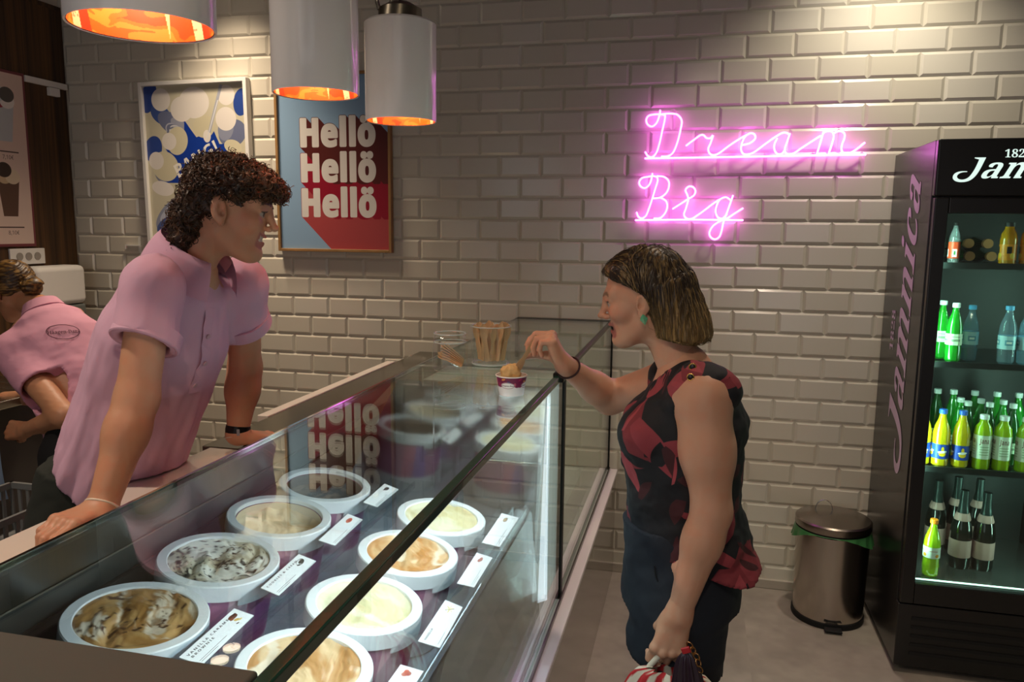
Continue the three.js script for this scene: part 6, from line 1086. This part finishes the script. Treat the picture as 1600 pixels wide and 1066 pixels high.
// ---------------------------------------------------------------- the bending worker seen from behind
{
  const skin = lin(0xb98462), zc = 1.2;
  const hip = at(148, 690, 'z', 1.22), nk = at(68, 484, 'z', 1.10), up = nk.clone().sub(hip).normalize(), F0 = V(-0.74, 0, -0.67).normalize();
  const w = thing('person', 'worker in a pink polo shirt with a hair bun bending over the back counter', 'person', [hip.x, 0, hip.z]);
  const hc = at(20, 455, 'z', 1.06), fr = frame(V(-0.90, -0.42, -0.12), V(-0.35, 1, 0));
  const side = V(-0.67, 0, 0.74).normalize();                      // towards the camera: her left
  const shL = at(18, 550, 'z', 1.24), shR = at(146, 548, 'z', 1.04);
  const elL = at(100, 650, 'z', 1.36), wrL = at(40, 672, 'z', 1.30), elR = shR.clone().add(V(-0.16, -0.20, 0)), wrR = elR.clone().add(V(-0.24, -0.01, 0.05));
  const H = head(hc, fr, 0.95, { skin, lips: lin(0x9a5a50), brow: lin(0x3a281c), cell: 0.0045, neck: nk.clone(), neckR: 0.046, neckR2: 0.055 });
  const B = new Field([-3.1, 0.02, 0.75], [-2.1, 1.5, 1.65], 0.012);
  B.add(etube(hip, nk, F0, [[-0.1, 0.15, 0.11], [0.35, 0.13, 0.1], [0.7, 0.15, 0.1], [0.92, 0.13, 0.08], [1, 0.06, 0.055]]), 0.03);
  for (const [s, e, r] of [[shL, elL, wrL], [shR, elR, wrR]]) B.add(ell(s, [0.05, 0.05, 0.05]), 0.04).add(cone(s, 0.052, e, 0.042), 0.03).add(cone(e, 0.043, r, 0.027), 0.02);
  for (const q of [-1, 1]) { const o = side.clone().multiplyScalar(0.09 * q), k = hip.clone().setY(0.46).add(o), a = hip.clone().setY(0.08).add(o); B.add(cone(hip.clone().setY(0.82).add(o), 0.085, k, 0.055), 0.03).add(cone(k, 0.055, a, 0.038), 0.02); }
  const hL = handField(wrL, V(-0.9, -0.1, -0.1), V(0, -0.3, -0.9), 1, 0.92, [[0.5, 0.9, 0.5], [0.5, 1.0, 0.5], [0.6, 1.0, 0.5], [0.6, 1.0, 0.5]], [[0.7, 0.5, 0.5], [0.9, 0.1, 0.4], [0.9, 0, 0.4]], { P: elL.clone().lerp(wrL, 0.5), r: 0.035 }, skin, { cell: 0.004 });
  const hR = handField(wrR, V(-0.95, -0.15, 0.1), V(0, -1, 0), 1, 0.92, [[0.4, 0.6, 0.4], [0.4, 0.6, 0.4], [0.4, 0.6, 0.4], [0.4, 0.6, 0.4]], [[0.7, 0.5, 0.3], [0.9, 0.1, 0.3], [0.9, 0, 0.3]], { P: elR.clone().lerp(wrR, 0.5), r: 0.035 }, skin, { cell: 0.004 });
  part(w, 'body', joinSkin([B.mesh((x, y, z) => skin), H.g, hL.g, hR.g]), skinMat);
  const pink = clothMat(0xd69ab0, { sheen: 0.4 });
  const S = new Field([-3.1, 0.78, 0.78], [-2.1, 1.55, 1.65], 0.0075);
  S.add(etube(hip, nk, F0, [[0.05, 0.155, 0.125], [0.25, 0.150, 0.125], [0.5, 0.160, 0.130, -0.01], [0.75, 0.170, 0.120, -0.015], [0.9, 0.125, 0.095, -0.01], [0.99, 0.075, 0.07]]), 0.03);
  const slL = shL.clone().lerp(elL, 0.55), slR = shR.clone().lerp(elR, 0.55);
  S.add(ell(shL, [0.065, 0.06, 0.065]), 0.05).add(ell(shR, [0.065, 0.06, 0.065]), 0.05).add(cone(shL, 0.062, slL, 0.072), 0.04).add(cone(shR, 0.062, slR, 0.072), 0.04);
  S.warp((x, y, z) => { const t = (x - hip.x) * up.x + (y - hip.y) * up.y; return -0.010 * (fbm(x * 9 + y * 14, y * 30 - x * 16, z * 9, 3) - 0.5) * 2 * sstep(0.5, 0.1, t) - 0.004 * (fbm(x * 22, y * 22, z * 22, 2) - 0.5) * 2; });
  for (const [P, s] of [[slL, shL], [slR, shR]]) { const n = P.clone().sub(s).normalize(); S.each([P.x - 0.11, P.y - 0.11, P.z - 0.11], [P.x + 0.11, P.y + 0.11, P.z + 0.11], 0, (d, x, y, z) => { const h = (x - P.x) * n.x + (y - P.y) * n.y + (z - P.z) * n.z; return h > -0.1 && Math.hypot(x - P.x, y - P.y, z - P.z) < 0.1 ? Math.max(d, h) : d; }); S.sub(cone(P.clone().addScaledVector(n, -0.02), 0.057, P.clone().addScaledVector(n, 0.06), 0.066), 0.003); }
  S.sub(cone(nk.clone().addScaledVector(up, -0.01), 0.056, nk.clone().addScaledVector(up, 0.1), 0.066), 0.006);
  S.cut(hip.clone().addScaledVector(up, 0.02), up.clone().negate());
  const shirt = part(w, 'polo_shirt', S.mesh(), pink);
  { const g = lathe([[0.064, -0.02], [0.060, 0.03], [0.064, 0.034], [0.080, 0.0], [0.083, -0.006], [0.078, -0.008]], 40); g.applyQuaternion(new THREE.Quaternion().setFromUnitVectors(V(0, 1, 0), up.clone().lerp(fr.U, 0.3).normalize())); g.translate(nk.x, nk.y - 0.004, nk.z); part(shirt, 'collar', g, clothMat(0xd69ab0, { side: THREE.DoubleSide })); }
  { // printed oval mark on the back
    const tex = canvasTex(512, 288, (g, W, Hh) => { g.scale(2, 2); W /= 2; Hh /= 2; g.fillStyle = '#000'; g.fillRect(0, 0, W, Hh); g.strokeStyle = '#fff'; g.lineWidth = 5; g.beginPath(); g.ellipse(W / 2, Hh / 2, 112, 52, 0, 0, 6.3); g.stroke(); g.fillStyle = '#fff'; g.font = 'italic bold 34px serif'; g.textAlign = 'center'; g.fillText('Häagen-Dazs', W / 2, 83); });
    // laid on the cloth across the shoulder blades: marched along the body's own forward direction
    const cen = hip.clone().lerp(nk, 0.86), acr = side.clone().negate(), n = 10, P = [], U = [], I = []; let ok = true;
    for (let j = 0; j <= n; j++) for (let i = 0; i <= n; i++) {
      const o = cen.clone().addScaledVector(acr, (i / n - 0.5) * 0.125 + 0.03).addScaledVector(up, (0.5 - j / n) * 0.085).addScaledVector(F0, -0.3); let p = null;
      for (let q = 0; q < 400; q++) { o.addScaledVector(F0, 0.001); const X = Math.round((o.x - S.lo[0]) / S.c), Y = Math.round((o.y - S.lo[1]) / S.c), Z = Math.round((o.z - S.lo[2]) / S.c); if (X > 0 && Y > 0 && Z > 0 && X < S.n[0] && Y < S.n[1] && Z < S.n[2] && S.d[(Z * S.n[1] + Y) * S.n[0] + X] < 0.004) { p = o.clone().addScaledVector(F0, -0.0015); break; } }
      if (!p) { ok = false; P.push(0, 0, 0); } else P.push(p.x, p.y, p.z); U.push(i / n, 1 - j / n);
    }
    for (let j = 0; j < n; j++) for (let i = 0; i < n; i++) { const a = j * (n + 1) + i; I.push(a, a + n + 1, a + 1, a + 1, a + n + 1, a + n + 2); }
    if (ok) { const g = new THREE.BufferGeometry(); g.setAttribute('position', new THREE.Float32BufferAttribute(P, 3)); g.setAttribute('uv', new THREE.Float32BufferAttribute(U, 2)); g.setIndex(I); g.computeVertexNormals(); part(shirt, 'back_print', g, std({ color: 0x4a1830, alphaMap: tex, transparent: true, roughness: 0.85, side: THREE.DoubleSide })).userData.label = 'dark oval print on the shirt back'; } else console.log('back print off');
  }
  const J = new Field([hip.x - 0.32, 0.05, hip.z - 0.32], [hip.x + 0.32, 1.0, hip.z + 0.32], 0.011);
  J.add(etube(hip.clone().setY(0.72), hip.clone().setY(0.94), F0, [[0, 0.175, 0.13], [1, 0.155, 0.12]]), 0.03);
  for (const q of [-1, 1]) { const o = side.clone().multiplyScalar(0.09 * q); J.add(cone(hip.clone().setY(0.8).add(o), 0.10, hip.clone().setY(0.46).add(o), 0.075), 0.03).add(cone(hip.clone().setY(0.46).add(o), 0.075, hip.clone().setY(0.08).add(o), 0.062), 0.02); }
  part(w, 'trousers', J.mesh(), clothMat(0x0d0d0f));
  for (const q of [-1, 1]) { const o = side.clone().multiplyScalar(0.09 * q), a = hip.clone().setY(0.045).add(o); const K = new Field([a.x - 0.3, -0.01, a.z - 0.3], [a.x + 0.12, 0.12, a.z + 0.15], 0.009); K.add(cone(a, 0.045, a.clone().addScaledVector(F0, 0.17).setY(0.036), 0.036), 0.02).cut(V(0, 0, 0), V(0, -1, 0)); part(w, 'shoe', K.mesh(), MAT.blackRubber); }
  { // hair pulled back into a bun
    const L = H.L, E = (f, u, r, a, b, c) => ell(L(f, u, r), [a, b, c], fr.F, fr.U, fr.R); const Bx = bb([L(0.16, 0.18, 0.14), L(-0.24, -0.16, -0.14), L(0.16, -0.16, -0.14), L(-0.24, 0.18, 0.14)], 0.03); const A = new Field(Bx.lo, Bx.hi, 0.0045);
    A.add(E(-0.016, 0.036, 0, 0.100, 0.090, 0.080), 0.01); A.sub(E(0.09, -0.03, 0, 0.085, 0.095, 0.13), 0.01).sub(E(0.02, -0.08, 0, 0.06, 0.075, 0.15), 0.01);
    const bc = at(50, 446, 'z', 1.10); A.add(ell(bc, [0.040, 0.038, 0.040]), 0.012);
    A.warp((x, y, z) => { const d = Math.hypot(x - bc.x, y - bc.y, z - bc.z); return d < 0.055 ? -0.004 * Math.sin(Math.atan2(y - bc.y, x - bc.x) * 5 + d * 300) : -0.002 * Math.sin((y * 1.0 + z * 0.5) * 520 + fbm(x * 20, y * 20, z * 20, 2) * 8); });
    part(w, 'hair', A.mesh((x, y, z) => lerp3(lin(0x3a2614), lin(0x94703a), sstep(0.4, 0.75, fbm(x * 30, y * 200, z * 120, 2)))), phy({ vertexColors: true, roughness: 0.45, sheen: 0.3 }));
  }
  shade(w);
  // the blue cloth she holds
  const c = thing('cleaning_cloth', 'grey blue cleaning cloth hanging from the hand of the bending worker', 'cloth', [wrL.x - 0.1, 0.55, 1.36]);
  { const N = 20, M = 30, P = [], I = []; for (let j = 0; j <= M; j++) for (let i = 0; i <= N; i++) { const u = i / N - 0.5, v = j / M; const spread = mix(0.10, 0.17, Math.sqrt(v)); P.push(wrL.x - 0.115 + u * spread * 1.2 - 0.02 * v, mix(wrL.y + 0.03, 0.66, v) + 0.02 * Math.cos(u * 7), 1.37 + 0.018 * Math.sin(u * 15 + v * 2) * (0.4 + v)); } for (let j = 0; j < M; j++) for (let i = 0; i < N; i++) { const a = j * (N + 1) + i; I.push(a, a + N + 1, a + 1, a + 1, a + N + 1, a + N + 2); } const g = new THREE.BufferGeometry(); g.setAttribute('position', new THREE.Float32BufferAttribute(P, 3)); g.setIndex(I); g.computeVertexNormals(); part(c, 'cloth', g, std({ color: 0x6f8299, roughness: 0.9, side: THREE.DoubleSide })); const h = g.clone(); }
  shade(c);
}

renderer.render(scene, camera);
